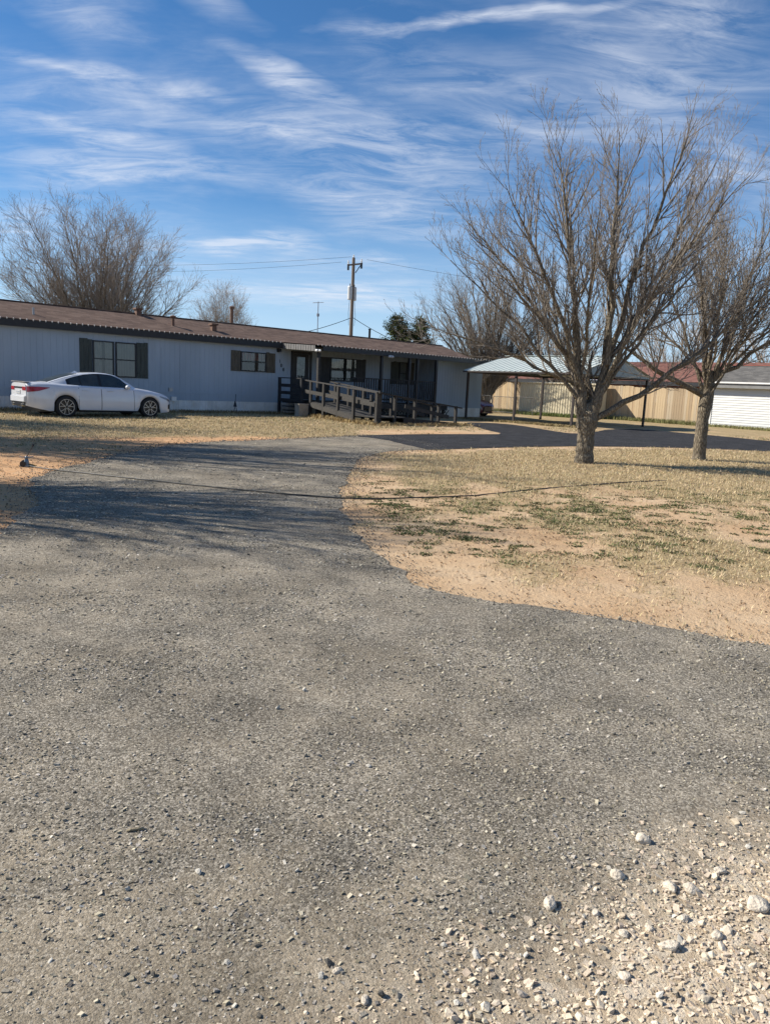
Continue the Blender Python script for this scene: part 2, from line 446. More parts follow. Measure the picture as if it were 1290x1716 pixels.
def drive_material(name, dark):
    """worn chip seal: cells of aggregate in a binder, dusted with soil; the near corner turns to pale road gravel"""
    m, t, p = principled(name)
    p.inputs['Roughness'].default_value = 0.95; p.inputs['Specular IOR Level'].default_value = 0.08
    tc = N(t, 'ShaderNodeTexCoord'); O = tc.outputs['Object']
    vo = N(t, 'ShaderNodeTexVoronoi', _Scale=150.0, _Randomness=1.0); L(t, O, vo.inputs['Vector'])
    vb = N(t, 'ShaderNodeTexVoronoi', _Scale=34.0); L(t, O, vb.inputs['Vector'])
    sc = N(t, 'ShaderNodeSeparateColor'); L(t, vo.outputs['Color'], sc.inputs[0])
    sb = N(t, 'ShaderNodeSeparateColor'); L(t, vb.outputs['Color'], sb.inputs[0])
    big = N(t, 'ShaderNodeTexNoise', _Scale=0.55, _Detail=5.0, _Roughness=0.6); L(t, O, big.inputs['Vector'])
    mid = N(t, 'ShaderNodeTexNoise', _Scale=4.5, _Detail=6.0, _Roughness=0.65); L(t, O, mid.inputs['Vector'])
    fin = N(t, 'ShaderNodeTexNoise', _Scale=260.0, _Detail=4.0, _Roughness=0.7); L(t, O, fin.inputs['Vector'])
    if dark:
        stone = ramp(t, sc.outputs[0], [(0.0, (0.020, 0.021, 0.024)), (0.8, (0.046, 0.047, 0.052)), (0.97, (0.10, 0.10, 0.10))])
        dust = (0.13, 0.11, 0.09, 1); dlim = [(0.55, 0.0), (0.8, 0.35)]
    else:
        stone = ramp(t, sc.outputs[0], [(0.0, (0.098, 0.089, 0.073)), (0.45, (0.216, 0.195, 0.160)), (0.82, (0.37, 0.335, 0.275)), (0.96, (0.52, 0.475, 0.395))])
        dust = (0.38, 0.315, 0.225, 1); dlim = [(0.40, 0.0), (0.68, 0.70)]
    d = ramp(t, math_(t, 'MULTIPLY_ADD', big.outputs['Fac'], 0.55, math_(t, 'MULTIPLY', mid.outputs['Fac'], 0.45)), dlim)
    if not dark:       # tan dust dragged in from the road along the near edge
        sx = N(t, 'ShaderNodeSeparateXYZ'); L(t, O, sx.inputs[0])
        nd = math_(t, 'MULTIPLY_ADD', sx.outputs[1], -1.0, 2.25)
        nd = math_(t, 'MULTIPLY_ADD', math_(t, 'SUBTRACT', mid.outputs['Fac'], 0.5), 2.4, nd)
        d = math_(t, 'MAXIMUM', d, math_(t, 'MULTIPLY', ramp(t, nd, [(0.0, 0.0), (0.75, 1.0)]), 0.75))
    d = math_(t, 'MULTIPLY', d, ramp(t, fin.outputs['Fac'], [(0.35, 0.35), (0.6, 1.0)]))
    mx = N(t, 'ShaderNodeMixRGB'); L(t, d, mx.inputs[0]); L(t, stone, mx.inputs[1]); mx.inputs[2].default_value = dust
    col = mx.outputs[0]
    if not dark:
        # pale caliche spilling in from the road: beyond a line through (1.26,2.17) and (0.04,1.35)
        sx = N(t, 'ShaderNodeSeparateXYZ'); L(t, O, sx.inputs[0])
        e = math_(t, 'SUBTRACT', math_(t, 'MULTIPLY', sx.outputs[0], 0.558), math_(t, 'MULTIPLY', sx.outputs[1], 0.83))
        e = math_(t, 'ADD', e, 1.10)
        e = math_(t, 'MULTIPLY_ADD', math_(t, 'SUBTRACT', mid.outputs['Fac'], 0.5), 0.55, e)
        s = ramp(t, math_(t, 'MULTIPLY_ADD', e, 2.0, 0.50), [(0.05, 0.0), (0.90, 1.0)])
        pale = ramp(t, sb.outputs[0], [(0.0, (0.46, 0.365, 0.255)), (0.6, (0.57, 0.47, 0.34)), (1.0, (0.68, 0.59, 0.46))])
        m3 = N(t, 'ShaderNodeMixRGB'); L(t, s, m3.inputs[0]); L(t, col, m3.inputs[1]); L(t, pale, m3.inputs[2]); col = m3.outputs[0]
    k = math_(t, 'MULTIPLY_ADD', fin.outputs['Fac'], 1.3, 0.35)
    k = math_(t, 'MULTIPLY', k, math_(t, 'MULTIPLY_ADD', mid.outputs['Fac'], 0.8, 0.6))
    wear = N(t, 'ShaderNodeTexNoise', _Scale=1.6, _Detail=4.0, _Roughness=0.55); L(t, O, wear.inputs['Vector'])
    k = math_(t, 'MULTIPLY', k, ramp(t, wear.outputs['Fac'], [(0.36, 0.72), (0.62, 1.08)]))
    v = N(t, 'ShaderNodeVectorMath', operation='SCALE'); L(t, col, v.inputs[0]); L(t, k, v.inputs['Scale'])
    L(t, v.outputs[0], p.inputs['Base Color'])
    h = math_(t, 'MULTIPLY_ADD', vo.outputs['Distance'], -0.35, math_(t, 'MULTIPLY', sc.outputs[1], 1.0))
    h = math_(t, 'MULTIPLY_ADD', fin.outputs['Fac'], 0.9, h)
    b = N(t, 'ShaderNodeBump', _Strength=0.8 if not dark else 0.4, _Distance=0.009); L(t, h, b.inputs['Height']); L(t, b.outputs[0], p.inputs['Normal'])
    return m


def axis(lo, hi, step, far):
    a = list(np.arange(lo, hi + 1e-6, step)); s = step; v = hi
    while v < far:
        s *= 1.5; v += s; a.append(v)
    s = step; v = lo
    while v > -far:
        s *= 1.5; v -= s; a.insert(0, v)
    return np.array(a)


def build_ground():
    xs = axis(-18, 24, 0.25, 900); ys = axis(3, 48, 0.25, 1400)
    X, Y = np.meshgrid(xs, ys); P = np.stack([X.ravel(), Y.ravel()], 1)
    g, w, sd = cover(P)
    lump = np.clip((-sd - .25) / .6, 0, 1) * (fbm(P[:, 0] * 1.3, P[:, 1] * 1.3, 31) - .35) * 0.07
    V = np.column_stack([P, np.where(P[:, 1] < 60, np.maximum(lump, -0.005), 0)])
    nx, ny = len(xs), len(ys)
    i = np.arange(ny - 1)[:, None] * nx + np.arange(nx - 1)[None]; i = i.ravel()
    T = np.stack([i, i + 1, i + nx + 1, i + nx], 1)
    tint = np.column_stack([g, w, np.where(P[:, 0] < -1.0 - .08 * (P[:, 1] - 6), 1.0, .22) + .6 * np.clip(1 - np.hypot((P[:, 0] - 2.2) / 3.2, (P[:, 1] - 22.3) / 2.6), 0, 1)])
    o = np_obj('ground', V, T, ground_material(), tint=tint, smooth=True); o['kind'] = 'structure'

    def sheet(name, poly, z, m):
        bm = bmesh.new()
        f = bm.faces.new([bm.verts.new((x, y, z)) for x, y in poly])
        if f.normal.z < 0: f.normal_flip()
        bmesh.ops.triangulate(bm, faces=[f])
        for q in bm.faces:
            q.normal_update()
            if q.normal.z < 0: q.normal_flip()
        me = bpy.data.meshes.new(name); bm.to_mesh(me); bm.free(); me.materials.append(m)
        o = link(bpy.data.objects.new(name, me)); o['kind'] = 'structure'
    sheet('driveway', DRIVE_W, 0.006, drive_material('worn_chip_seal', False))
    sheet('asphalt_parking_lane', ASPH_W, 0.010, drive_material('fresh_asphalt', True))


build_ground()

# ------------------------------------------------------------------ loose gravel, grass, weeds (uncountable)
CUBE_V = np.array([(-1, -1, -1), (1, -1, -1), (1, 1, -1), (-1, 1, -1), (-1, -1, 1), (1, -1, 1), (1, 1, 1), (-1, 1, 1)], float) * .72
CUBE_F = np.array([(4, 5, 6), (4, 6, 7), (0, 1, 5), (0, 5, 4), (1, 2, 6), (1, 6, 5), (2, 3, 7), (2, 7, 6), (3, 0, 4), (3, 4, 7)])
_g = (1 + 5 ** .5) / 2
ICO_V = np.array([(-1, _g, 0), (1, _g, 0), (-1, -_g, 0), (1, -_g, 0), (0, -1, _g), (0, 1, _g), (0, -1, -_g), (0, 1, -_g), (_g, 0, -1), (_g, 0, 1), (-_g, 0, -1), (-_g, 0, 1)]) / math.hypot(1, _g)
ICO_F = np.array([(0, 11, 5), (0, 5, 1), (0, 1, 7), (0, 7, 10), (0, 10, 11), (1, 5, 9), (5, 11, 4), (11, 10, 2), (10, 7, 6), (7, 1, 8), (3, 9, 4), (3, 4, 2), (3, 2, 6), (3, 6, 8), (3, 8, 9), (4, 9, 5), (2, 4, 11), (6, 2, 10), (8, 6, 7), (9, 8, 1)])


def stones(P, size, tint, flat=(0.45, 0.9), sink=0.25, round_=False):
    n = len(P); SV, SF = (ICO_V, ICO_F) if round_ else (CUBE_V, CUBE_F); m = len(SV)
    V = np.repeat(SV[None], n, 0) * (1 + rng.uniform(-.30, .25, (n, m, 1))) + rng.uniform(-.16, .16, (n, m, 3)) * (1 if round_ else 1.6)
    sc = size[:, None] * np.column_stack([rng.uniform(.7, 1.3, n), rng.uniform(.55, 1.0, n), rng.uniform(*flat, n)]) * 0.5
    V = V * sc[:, None, :]
    a = rng.uniform(0, 6.283, n); c, s = np.cos(a), np.sin(a); tl = rng.uniform(-.5, .5, n); t2 = rng.uniform(-.4, .4, n)
    z = V[:, :, 2] + V[:, :, 0] * tl[:, None] + V[:, :, 1] * t2[:, None]
    x = V[:, :, 0] * c[:, None] - V[:, :, 1] * s[:, None]; y = V[:, :, 0] * s[:, None] + V[:, :, 1] * c[:, None]
    zz = z + (sc[:, 2] * (1 - sink * 2))[:, None] * 0.8 + 0.006
    V = np.stack([x + P[:, 0:1], y + P[:, 1:2], zz], 2).reshape(-1, 3)
    T = (SF[None] + (np.arange(n) * m)[:, None, None]).reshape(-1, 3)
    return V, T, np.repeat(tint, m, 0)


def shoulder(P):
    """1 where the pale road gravel lies, 0 on the drive"""
    e = 0.558 * P[:, 0] - 0.83 * P[:, 1] + 1.10
    e = e + (fbm(P[:, 0] * 3.3, P[:, 1] * 3.3, 51) - .5) * 0.55
    return np.clip(e * 2.2 + 0.42, 0, 1)


def build_gravel():
    vs = []; ts = []; cs = []; base = 0

    def put(P, size, tint, **k):
        nonlocal base
        V, T, C = stones(P, size, tint, **k)
        vs.append(V); ts.append(T + base); cs.append(C); base += len(V)
    # chips standing in the chip seal, thinning with distance
    n = 240000
    d = rng.uniform(1.1 ** 0.75, 17.0 ** 0.75, n) ** (1 / 0.75)
    x = rng.uniform(-.62, .66, n) * d
    P = np.column_stack([x, d])
    keep = (poly_sd(P, DRIVE_S) > -0.03)
    # clumps and bare spots
    cl = fbm(x * 2.2, d * 2.2, 71); keep &= rng.uniform(0, 1, n) < np.clip((17 - d) / 11, 0, 1) ** 1.3; keep &= rng.uniform(0, 1, n) < np.clip((cl - .28) * 2.6, .12, 1)
    P = P[keep]; d = d[keep]; sh = shoulder(P); n = len(P)
    size = np.clip(rng.lognormal(0, .42, n), .4, 2.6) * (0.0046 + 0.00085 * d)
    g = rng.beta(1.7, 2.8, n) * 0.49 + 0.10
    white = rng.uniform(0, 1, n) < 0.022
    warm = rng.uniform(0.80, 0.98, n)
    tint = np.column_stack([g * 1.06, g * (0.95 + .05 * (warm - .8)), g * warm * 0.86])
    tint[white] = np.array([.60, .55, .46]) * rng.uniform(.7, 1.1, (white.sum(), 1))
    pale = rng.uniform(0, 1, n) < sh * 0.9
    pc = np.array([.58, .48, .36]) * rng.uniform(.65, 1.2, (n, 1)) + rng.uniform(-.008, .008, (n, 3))
    tint[pale] = np.clip(pc[pale], .12, .85); size[pale] *= 1.45
    put(P, size, tint, flat=(.28, .62), sink=.32)
    # coarser pale stones of the road edge
    n = 5200
    P = np.column_stack([rng.uniform(-.2, 1.6, n), rng.uniform(1.15, 2.6, n)]); sh = shoulder(P)
    P = P[rng.uniform(0, 1, n) < sh ** 1.5]; n = len(P)
    size = np.clip(rng.lognormal(0, .55, n), .35, 3.2) * 0.0085
    tint = np.array([.66, .57, .44]) * rng.uniform(.7, 1.15, (n, 1)) + rng.uniform(-.008, .008, (n, 3))
    put(P, size, np.clip(tint, .1, .85), flat=(.55, .9), sink=.34, round_=True)
    # scattered white and dark pebbles on the drive
    n = 520
    d = rng.uniform(1.3, 6, n); P = np.column_stack([rng.uniform(-.6, .6, n) * d, d])
    P = P[poly_sd(P, DRIVE_S) > 0.1]; n = len(P)
    size = np.clip(rng.lognormal(0, .45, n), .5, 2.2) * 0.0095
    g = np.where(rng.uniform(0, 1, n) < .6, rng.uniform(.36, .62, n), rng.uniform(.08, .18, n))
    put(P, size, np.column_stack([g, g * .94, g * .82]), flat=(.5, .9), sink=.1, round_=True)
    # crumbs over the edge of the drive
    E_ = np.array(DRIVE_W); E_ = E_[(E_[:, 1] > 3) & (E_[:, 1] < 21)]
    k = np.repeat(np.arange(len(E_)), 26); P = E_[k] + rng.normal(0, .10, (len(k), 2)) * (1 + .05 * E_[k][:, 1:2])
    n = len(P); g = rng.beta(2, 3, n) * .26 + .05
    put(P, rng.uniform(.004, .014, n) * (0.7 + .05 * P[:, 1]), np.column_stack([g, g * .94, g * .84]))
    # grit lying on the bare soil
    n = 16000
    d = rng.uniform(4, 16, n); P = np.column_stack([rng.uniform(-.62, .62, n) * d, d]); P = P[poly_sd(P, DRIVE_S) < -.05]; n = len(P)
    c = np.array([.42, .28, .17]) * rng.uniform(.45, 1.25, (n, 1))
    put(P, rng.uniform(.005, .016, n) * (.6 + .06 * P[:, 1]), c)
    o = np_obj('gravel', np.concatenate(vs), np.concatenate(ts), vcmat('gravel_stone', 0.9, 0.3, 300, 0.3), tint=np.concatenate(cs))
    tag(o, 'loose grey and pale gravel strewn over the chip seal drive', 'gravel', kind='stuff')


def build_grass():
    vs = []; ts = []; cs = []; base = 0

    def blades(P, h, w, lean, tint):
        nonlocal base
        n = len(P); a = rng.uniform(0, 6.283, n); b = a + rng.normal(0, .5, n)
        wx, wy = -np.sin(a) * w / 2, np.cos(a) * w / 2
        lx, ly = np.cos(b) * lean, np.sin(b) * lean
        z0 = P[:, 2]
        v0 = np.column_stack([P[:, 0] - wx, P[:, 1] - wy, z0]); v1 = np.column_stack([P[:, 0] + wx, P[:, 1] + wy, z0])
        m = np.column_stack([P[:, 0] + lx * .45, P[:, 1] + ly * .45, z0 + h * .7])
        m0 = m - np.column_stack([wx, wy, 0 * wx]) * .7; m1 = m + np.column_stack([wx, wy, 0 * wx]) * .7
        tp = np.column_stack([P[:, 0] + lx, P[:, 1] + ly, z0 + h])
        V = np.stack([v0, v1, m1, m0, tp], 1).reshape(-1, 3)
        F = np.array([(0, 1, 2), (0, 2, 3), (3, 2, 4)]); T = (F[None] + (np.arange(n) * 5)[:, None, None]).reshape(-1, 3)
        vs.append(V); ts.append(T + base); cs.append(np.repeat(tint, 5, 0)); base += len(V)

    def zat(P, sd):
        return np.maximum(np.clip((-sd - .25) / .6, 0, 1) * (fbm(P[:, 0] * 1.3, P[:, 1] * 1.3, 31) - .35) * 0.07, -.004)
    # straw turf
    n = 520000
    d = rng.uniform(4.0 ** .55, 30.0 ** .55, n) ** (1 / .55)
    P = np.column_stack([rng.uniform(-.62, .66, n) * d, d]); g, w, sd = cover_at(P)
    pr = np.clip((g - .10) * 1.25, 0, 1) * np.clip(.35 + 1.3 * (fbm(P[:, 0] * 5, P[:, 1] * 5, 61) - .3), .15, 1)
    keep = (sd < -.02) & (rng.uniform(0, 1, n) < pr)
    P, d, g, w, sd = P[keep], d[keep], g[keep], w[keep], sd[keep]; n = len(P)
    k = 0.7 + d * 0.055
    straw = np.array([.50, .40, .245]) * rng.uniform(.45, 1.45, (n, 1)) + rng.uniform(-.03, .03, (n, 3))
    grn = rng.uniform(0, 1, n) < .03 + .22 * w
    straw[grn] = np.array([.16, .16, .07]) * rng.uniform(.6, 1.4, (grn.sum(), 1))
    blades(np.column_stack([P, zat(P, sd)]), rng.uniform(.008, .032, n) * k, rng.uniform(.003, .006, n) * k, rng.uniform(.006, .035, n) * k, np.clip(straw, .02, .8))
    # low green weeds in patches
    n = 260000
    d = rng.uniform(5 ** .6, 30 ** .6, n) ** (1 / .6)
    P = np.column_stack([rng.uniform(-.6, .64, n) * d, d]); g, w, sd = cover_at(P)
    cl = fbm(P[:, 0] * 4.2, P[:, 1] * 3.2, 81)
    keep = (sd < -.15) & (rng.uniform(0, 1, n) < np.clip(w * 1.2 * np.clip((cl - .44) * 9, 0, 1), 0, 1))
    P, d, sd = P[keep], d[keep], sd[keep]; n = len(P); k = .7 + d * .05
    c = np.array([.085, .105, .036]) * rng.uniform(.5, 1.6, (n, 1)) + rng.uniform(-.01, .01, (n, 3))
    blades(np.column_stack([P, zat(P, sd)]), rng.uniform(.005, .018, n) * k, rng.uniform(.007, .014, n) * k, rng.uniform(.01, .03, n) * k, np.clip(c, .01, .5))
    # flat rosettes of winter weed scattered over the thin turf
    nc = 1250
    cy = rng.uniform(5.6, 12.5, nc); cx = rng.uniform(-.45, .62, nc) * cy + rng.normal(0, .3, nc)
    C = np.column_stack([cx, cy]); _, _, sdc = cover_at(C); wgt = np.clip(1 - np.abs(cy - 7.9 - .08 * cx) / 3.4, .0, 1) * np.clip(.3 + 2.2 * (fbm(cx * .8, cy * .8, 91) - .3), 0, 1)
    ok = (sdc < -.35) & (cx > -.6) & (rng.uniform(0, 1, nc) < wgt * 1.3); C = C[ok]; rad = np.clip(rng.lognormal(-2.9, .55, len(C)), .02, .20)
    k_ = np.maximum(10, (rad * 900).astype(int)); idx = np.repeat(np.arange(len(C)), k_); a = rng.uniform(0, 6.283, len(idx)); q = np.sqrt(rng.uniform(0, 1, len(idx))) * rad[idx]
    P = C[idx] + np.column_stack([np.cos(a) * q * 1.5, np.sin(a) * q]); n = len(P); _, _, sd = cover_at(P)
    shade = rng.uniform(.6, 1.25, len(C))[idx][:, None]; hue = rng.uniform(0, 1, len(C))[idx][:, None]
    c = (np.array([.075, .098, .036]) * (1 - hue) + np.array([.115, .115, .05]) * hue) * shade * rng.uniform(.5, 1.5, (n, 1))
    blades(np.column_stack([P, zat(P, sd)]), rng.uniform(.004, .016, n), rng.uniform(.008, .016, n), rng.uniform(.012, .035, n), np.clip(c, .01, .5))
    # fallen leaves and bits of twig
    nl = 2600
    d = rng.uniform(5, 22, nl); P = np.column_stack([rng.uniform(-.5, .62, nl) * d, d]); _, _, sd = cover_at(P); ok = sd < -.1; P, d, sd = P[ok], d[ok], sd[ok]; n = len(P)
    blades(np.column_stack([P, zat(P, sd) + .004]), rng.uniform(.002, .016, n), rng.uniform(.012, .03, n), rng.uniform(.02, .05, n), np.array([.17, .105, .055]) * rng.uniform(.4, 1.5, (n, 1)))
    # taller rough grass against the home, ramp, fence and carport
    def tall(a, b, n, sp, h, col):
        t = rng.uniform(0, 1, n)[:, None]; P = np.array(a) * (1 - t) + np.array(b) * t + rng.normal(0, sp, (n, 2))
        c = np.array(col) * rng.uniform(.45, 1.4, (n, 1))
        blades(np.column_stack([P, np.zeros(n)]), rng.uniform(.3, 1, n) * h, np.full(n, .022), rng.uniform(.02, .12, n), c)
    for (a, b, n_, s_, h_, c_) in TALL: tall(a, b, n_, s_, h_, c_)
    o = np_obj('grass', np.concatenate(vs), np.concatenate(ts), vcmat('grass_blade', 0.85, 0.15, 60), tint=np.concatenate(cs))
    tag(o, 'short dead straw coloured turf with low green weeds', 'grass', kind='stuff')


# house grid: t runs along the home, s points from its front wall towards the driveway
TH = R(43); HO = (-12.8, 24.7)
DT = (math.cos(TH), math.sin(TH)); DS = (math.sin(TH), -math.cos(TH))


def hp(t, s): return (HO[0] + t * DT[0] + s * DS[0], HO[1] + t * DT[1] + s * DS[1])


TALL = [(hp(-1, .3), hp(11, .3), 5000, .25, .16, (.30, .23, .12)), (hp(9.6, 7.9), hp(14.5, 7.6), 1500, .2, .14, (.36, .27, .14)),
        (hp(10.8, 2.6), hp(9.6, 7.6), 1500, .18, .20, (.40, .30, .15)),
        (hp(33.6, -9), hp(33.6, 8), 9000, .30, .30, (.19, .19, .08)), (hp(32.0, -4), hp(32.0, 2), 4000, .30, .28, (.13, .16, .05)), (hp(33.0, 8.4), hp(33.0, 17), 6000, .35, .20, (.24, .23, .10)),
        (hp(19.6, 3), hp(19.6, 9), 2500, .25, .13, (.28, .22, .11))]
build_gravel()
build_grass()

# ------------------------------------------------------------------ materials for built things
SIDING = mat('blue_grey_siding', (0.365, 0.44, 0.52), (0.30, 0.365, 0.435), 1.1, 0.75, 0.12, 30, stretch=(1, 1, .30))
SKIRT = mat('white_metal_skirting', (0.80, 0.80, 0.78), (0.60, 0.57, 0.52), 2.5, 0.55, 0.05, 20)
BLACK = mat('black_trim_paint', (0.022, 0.024, 0.027), (0.012, 0.013, 0.016), 6, 0.6)
DARKWOOD = mat('dark_stained_wood', (0.036, 0.033, 0.030), (0.018, 0.017, 0.016), 5, 0.8, 0.3, 30, stretch=(1, 1, .3))
GREYWOOD = mat('weathered_grey_wood', (0.062, 0.058, 0.052), (0.028, 0.026, 0.024), 4, 0.9, 0.4, 40, stretch=(.5, 4, 4))
SHUTTER = mat('dark_green_grey_shutter', (0.060, 0.072, 0.062), (0.030, 0.037, 0.033), 6, 0.7, 0.3, 30, stretch=(4, 4, .4))
SHUTTERB = mat('brown_grey_shutter', (0.115, 0.098, 0.070), (0.055, 0.050, 0.038), 6, 0.7, 0.3, 30, stretch=(4, 4, .4))
CURTAIN = mat('pale_curtain', (0.46, 0.44, 0.40), (0.33, 0.31, 0.28), 4, 0.9)
REDCUR = mat('red_and_white_valance', (0.50, 0.42, 0.38), (0.36, 0.05, 0.045), 9, 0.9, stretch=(3, 1, .2), contrast=(.45, .52))
WHITE = mat('white_paint', (0.78, 0.78, 0.76), (0.70, 0.69, 0.66), 3, 0.5)
GREYMETAL = mat('galvanised_steel', (0.42, 0.43, 0.44), (0.30, 0.31, 0.32), 6, 0.45, metal=0.6)
RUST = mat('rust_brown_metal', (0.20, 0.11, 0.07), (0.10, 0.06, 0.045), 14, 0.8, 0.2)
BEIGE = mat('beige_painted_metal', (0.62, 0.55, 0.38), (0.52, 0.45, 0.31), 1.5, 0.5)
CARPORTROOF = mat('pale_green_grey_sheet_metal', (0.52, 0.57, 0.54), (0.45, 0.50, 0.47), 2, 0.5)
CARPORTGABLE = mat('grey_green_sheet_metal', (0.30, 0.35, 0.33), (0.24, 0.28, 0.27), 2, 0.5)
BROWNPOST = mat('brown_black_post_paint', (0.055, 0.040, 0.034), (0.03, 0.024, 0.021), 8, 0.6)
CONC = mat('concrete_block', (0.42, 0.38, 0.31), (0.30, 0.26, 0.21), 12, 0.9, 0.4)


def glass_mat(name, tint=(0.55, 0.6, 0.6), refl=0.25, rough=0.03):
    if name in MATS: return MATS[name]
    m = bpy.data.materials.new(name); m.use_nodes = True; t = m.node_tree; t.nodes.clear()
    tr = N(t, 'ShaderNodeBsdfTransparent'); tr.inputs[0].default_value = (*tint, 1)
    gl = N(t, 'ShaderNodeBsdfGlossy'); gl.inputs['Roughness'].default_value = rough; gl.inputs[0].default_value = (.9, .93, .95, 1)
    lw = N(t, 'ShaderNodeFresnel'); lw.inputs['IOR'].default_value = 1.5
    tc = N(t, 'ShaderNodeTexCoord'); n = N(t, 'ShaderNodeTexNoise', _Scale=2.2, _Detail=2.0); L(t, tc.outputs['Object'], n.inputs['Vector'])
    b = N(t, 'ShaderNodeBump', _Strength=0.05, _Distance=0.02); L(t, n.outputs['Fac'], b.inputs['Height']); L(t, b.outputs[0], gl.inputs['Normal'])
    f = math_(t, 'ADD', lw.outputs[0], refl * .4, clamp=True)
    mx = N(t, 'ShaderNodeMixShader'); L(t, f, mx.inputs[0]); L(t, tr.outputs[0], mx.inputs[1]); L(t, gl.outputs[0], mx.inputs[2])
    o = N(t, 'ShaderNodeOutputMaterial'); L(t, mx.outputs[0], o.inputs[0])
    MATS[name] = m
    return m


WGLASS = glass_mat('window_glass', (.6, .64, .64), .08)


def shingle_mat(name, c1, c2, c3, cw=0.32, ch=0.14):
    m, t, p = principled(name); p.inputs['Roughness'].default_value = 0.95; p.inputs['Specular IOR Level'].default_value = 0.2
    tc = N(t, 'ShaderNodeTexCoord')
    br = N(t, 'ShaderNodeTexBrick'); br.offset = 0.5; L(t, tc.outputs['Object'], br.inputs['Vector'])
    br.inputs['Color1'].default_value = (0, 0, 0, 1); br.inputs['Color2'].default_value = (1, 1, 1, 1); br.inputs['Mortar'].default_value = (.3, .3, .3, 1)
    br.inputs['Scale'].default_value = 1; br.inputs['Mortar Size'].default_value = 0.004
    br.inputs['Brick Width'].default_value = cw; br.inputs['Row Height'].default_value = ch
    n = N(t, 'ShaderNodeTexNoise', _Scale=1.2, _Detail=7.0, _Roughness=.7); L(t, tc.outputs['Object'], n.inputs['Vector'])
    n2 = N(t, 'ShaderNodeTexNoise', _Scale=60, _Detail=3.0); L(t, tc.outputs['Object'], n2.inputs['Vector'])
    k = math_(t, 'MULTIPLY_ADD', n.outputs['Fac'], .6, math_(t, 'MULTIPLY', br.outputs['Color'], .4))
    c = ramp(t, k, [(0.25, c2), (0.5, c1), (0.75, c3)])
    kk = math_(t, 'MULTIPLY_ADD', n2.outputs['Fac'], .8, .6)
    v = N(t, 'ShaderNodeVectorMath', operation='SCALE'); L(t, c, v.inputs[0]); L(t, kk, v.inputs['Scale']); L(t, v.outputs[0], p.inputs['Base Color'])
    b = N(t, 'ShaderNodeBump', _Strength=.4, _Distance=.02); L(t, n2.outputs['Fac'], b.inputs['Height']); L(t, b.outputs[0], p.inputs['Normal'])
    return m


ROOFB = shingle_mat('brown_shingles', (0.165, 0.112, 0.088), (0.115, 0.080, 0.066), (0.22, 0.155, 0.122))
ROOFRED = shingle_mat('red_brown_shingles', (0.20, 0.098, 0.078), (0.14, 0.070, 0.058), (0.26, 0.135, 0.11))
ROOFGREY = shingle_mat('grey_roofing', (0.135, 0.130, 0.122), (0.095, 0.092, 0.088), (0.18, 0.172, 0.16))


def course_roof(mb, x0, x1, ya, za, yb, zb, step=0.14, lip=0.008):
    """shingle courses as real steps, from the eave (ya,za) up to the ridge (yb,zb)"""
    l = math.hypot(yb - ya, zb - za); n = max(1, int(l / step))
    dy, dz = (yb - ya) / l, (zb - za) / l; ny, nz = -dz, dy
    if nz < 0: ny, nz = -ny, -nz
    prof = []
    for i in range(n):
        a, b = i * l / n, (i + 1) * l / n
        prof.append((ya + dy * a + ny * lip, za + dz * a + nz * lip)); prof.append((ya + dy * b, za + dz * b))
    vs = [(x0, y, z) for y, z in prof] + [(x1, y, z) for y, z in prof]; k = len(prof)
    mb.add(vs, [(i, i + 1, k + i + 1, k + i) for i in range(k - 1)])


# ------------------------------------------------------------------ the mobile home (local x = t, local y = -s)
def groove_panel(x0, x1, y, z0, z1, pitch=0.2, depth=0.006, gw=0.012):
    """one siding panel with vertical grooves, front face at y (facing -y)"""
    xs = [x0 + .003]; ys = [y]
    x = x0 + pitch / 2
    while x < x1 - gw:
        xs += [x - gw / 2, x - gw / 2 + .002, x + gw / 2 - .002, x + gw / 2]; ys += [y, y + depth, y + depth, y]; x += pitch
    xs.append(x1 - .003); ys.append(y)
    k = len(xs)
    vs = [(a, b, z0) for a, b in zip(xs, ys)] + [(a, b, z1) for a, b in zip(xs, ys)]
    fs = [(i, i + 1, k + i + 1, k + i) for i in range(k - 1)]
    return vs, fs


def add_panels(H, x0, x1, y, z0, z1, w=1.22):
    n = max(1, round((x1 - x0) / w)); ww = (x1 - x0) / n
    for i in range(n):
        vs, fs = groove_panel(x0 + i * ww, x0 + (i + 1) * ww, y, z0, z1)
        me_obj('siding_panel', vs, fs, SIDING, H)


def add_skirt(H, x0, x1, y, z0=.03, z1=.48, w=1.22):
    n = max(1, round((x1 - x0) / w)); ww = (x1 - x0) / n
    for i in range(n):
        xs = []; ys = []; x = x0 + i * ww + .004; e = x0 + (i + 1) * ww - .004
        while x < e - .08:
            xs += [x, x + .05, x + .06, x + .075, x + .085]; ys += [y, y, y - .014, y - .014, y]; x += .10
        xs.append(e); ys.append(y); k = len(xs)
        jz = random.uniform(-.006, .006)
        me_obj('skirting_panel', [(a, b, z0 + jz) for a, b in zip(xs, ys)] + [(a, b, z1) for a, b in zip(xs, ys)], [(j, j + 1, k + j + 1, k + j) for j in range(k - 1)], SKIRT, H)


def wavy(x0, x1, y, z0, z1, amp=.012, period=.11):
    n = max(8, int((x1 - x0) / .02)); vs = []
    for i in range(n + 1):
        x = x0 + (x1 - x0) * i / n; q = y + amp * math.sin(x / period * 6.28 + 1.3 * math.sin(x * 9))
        vs += [(x, q, z0), (x, q, z1)]
    return vs, [(2 * i, 2 * i + 2, 2 * i + 3, 2 * i + 1) for i in range(n)]


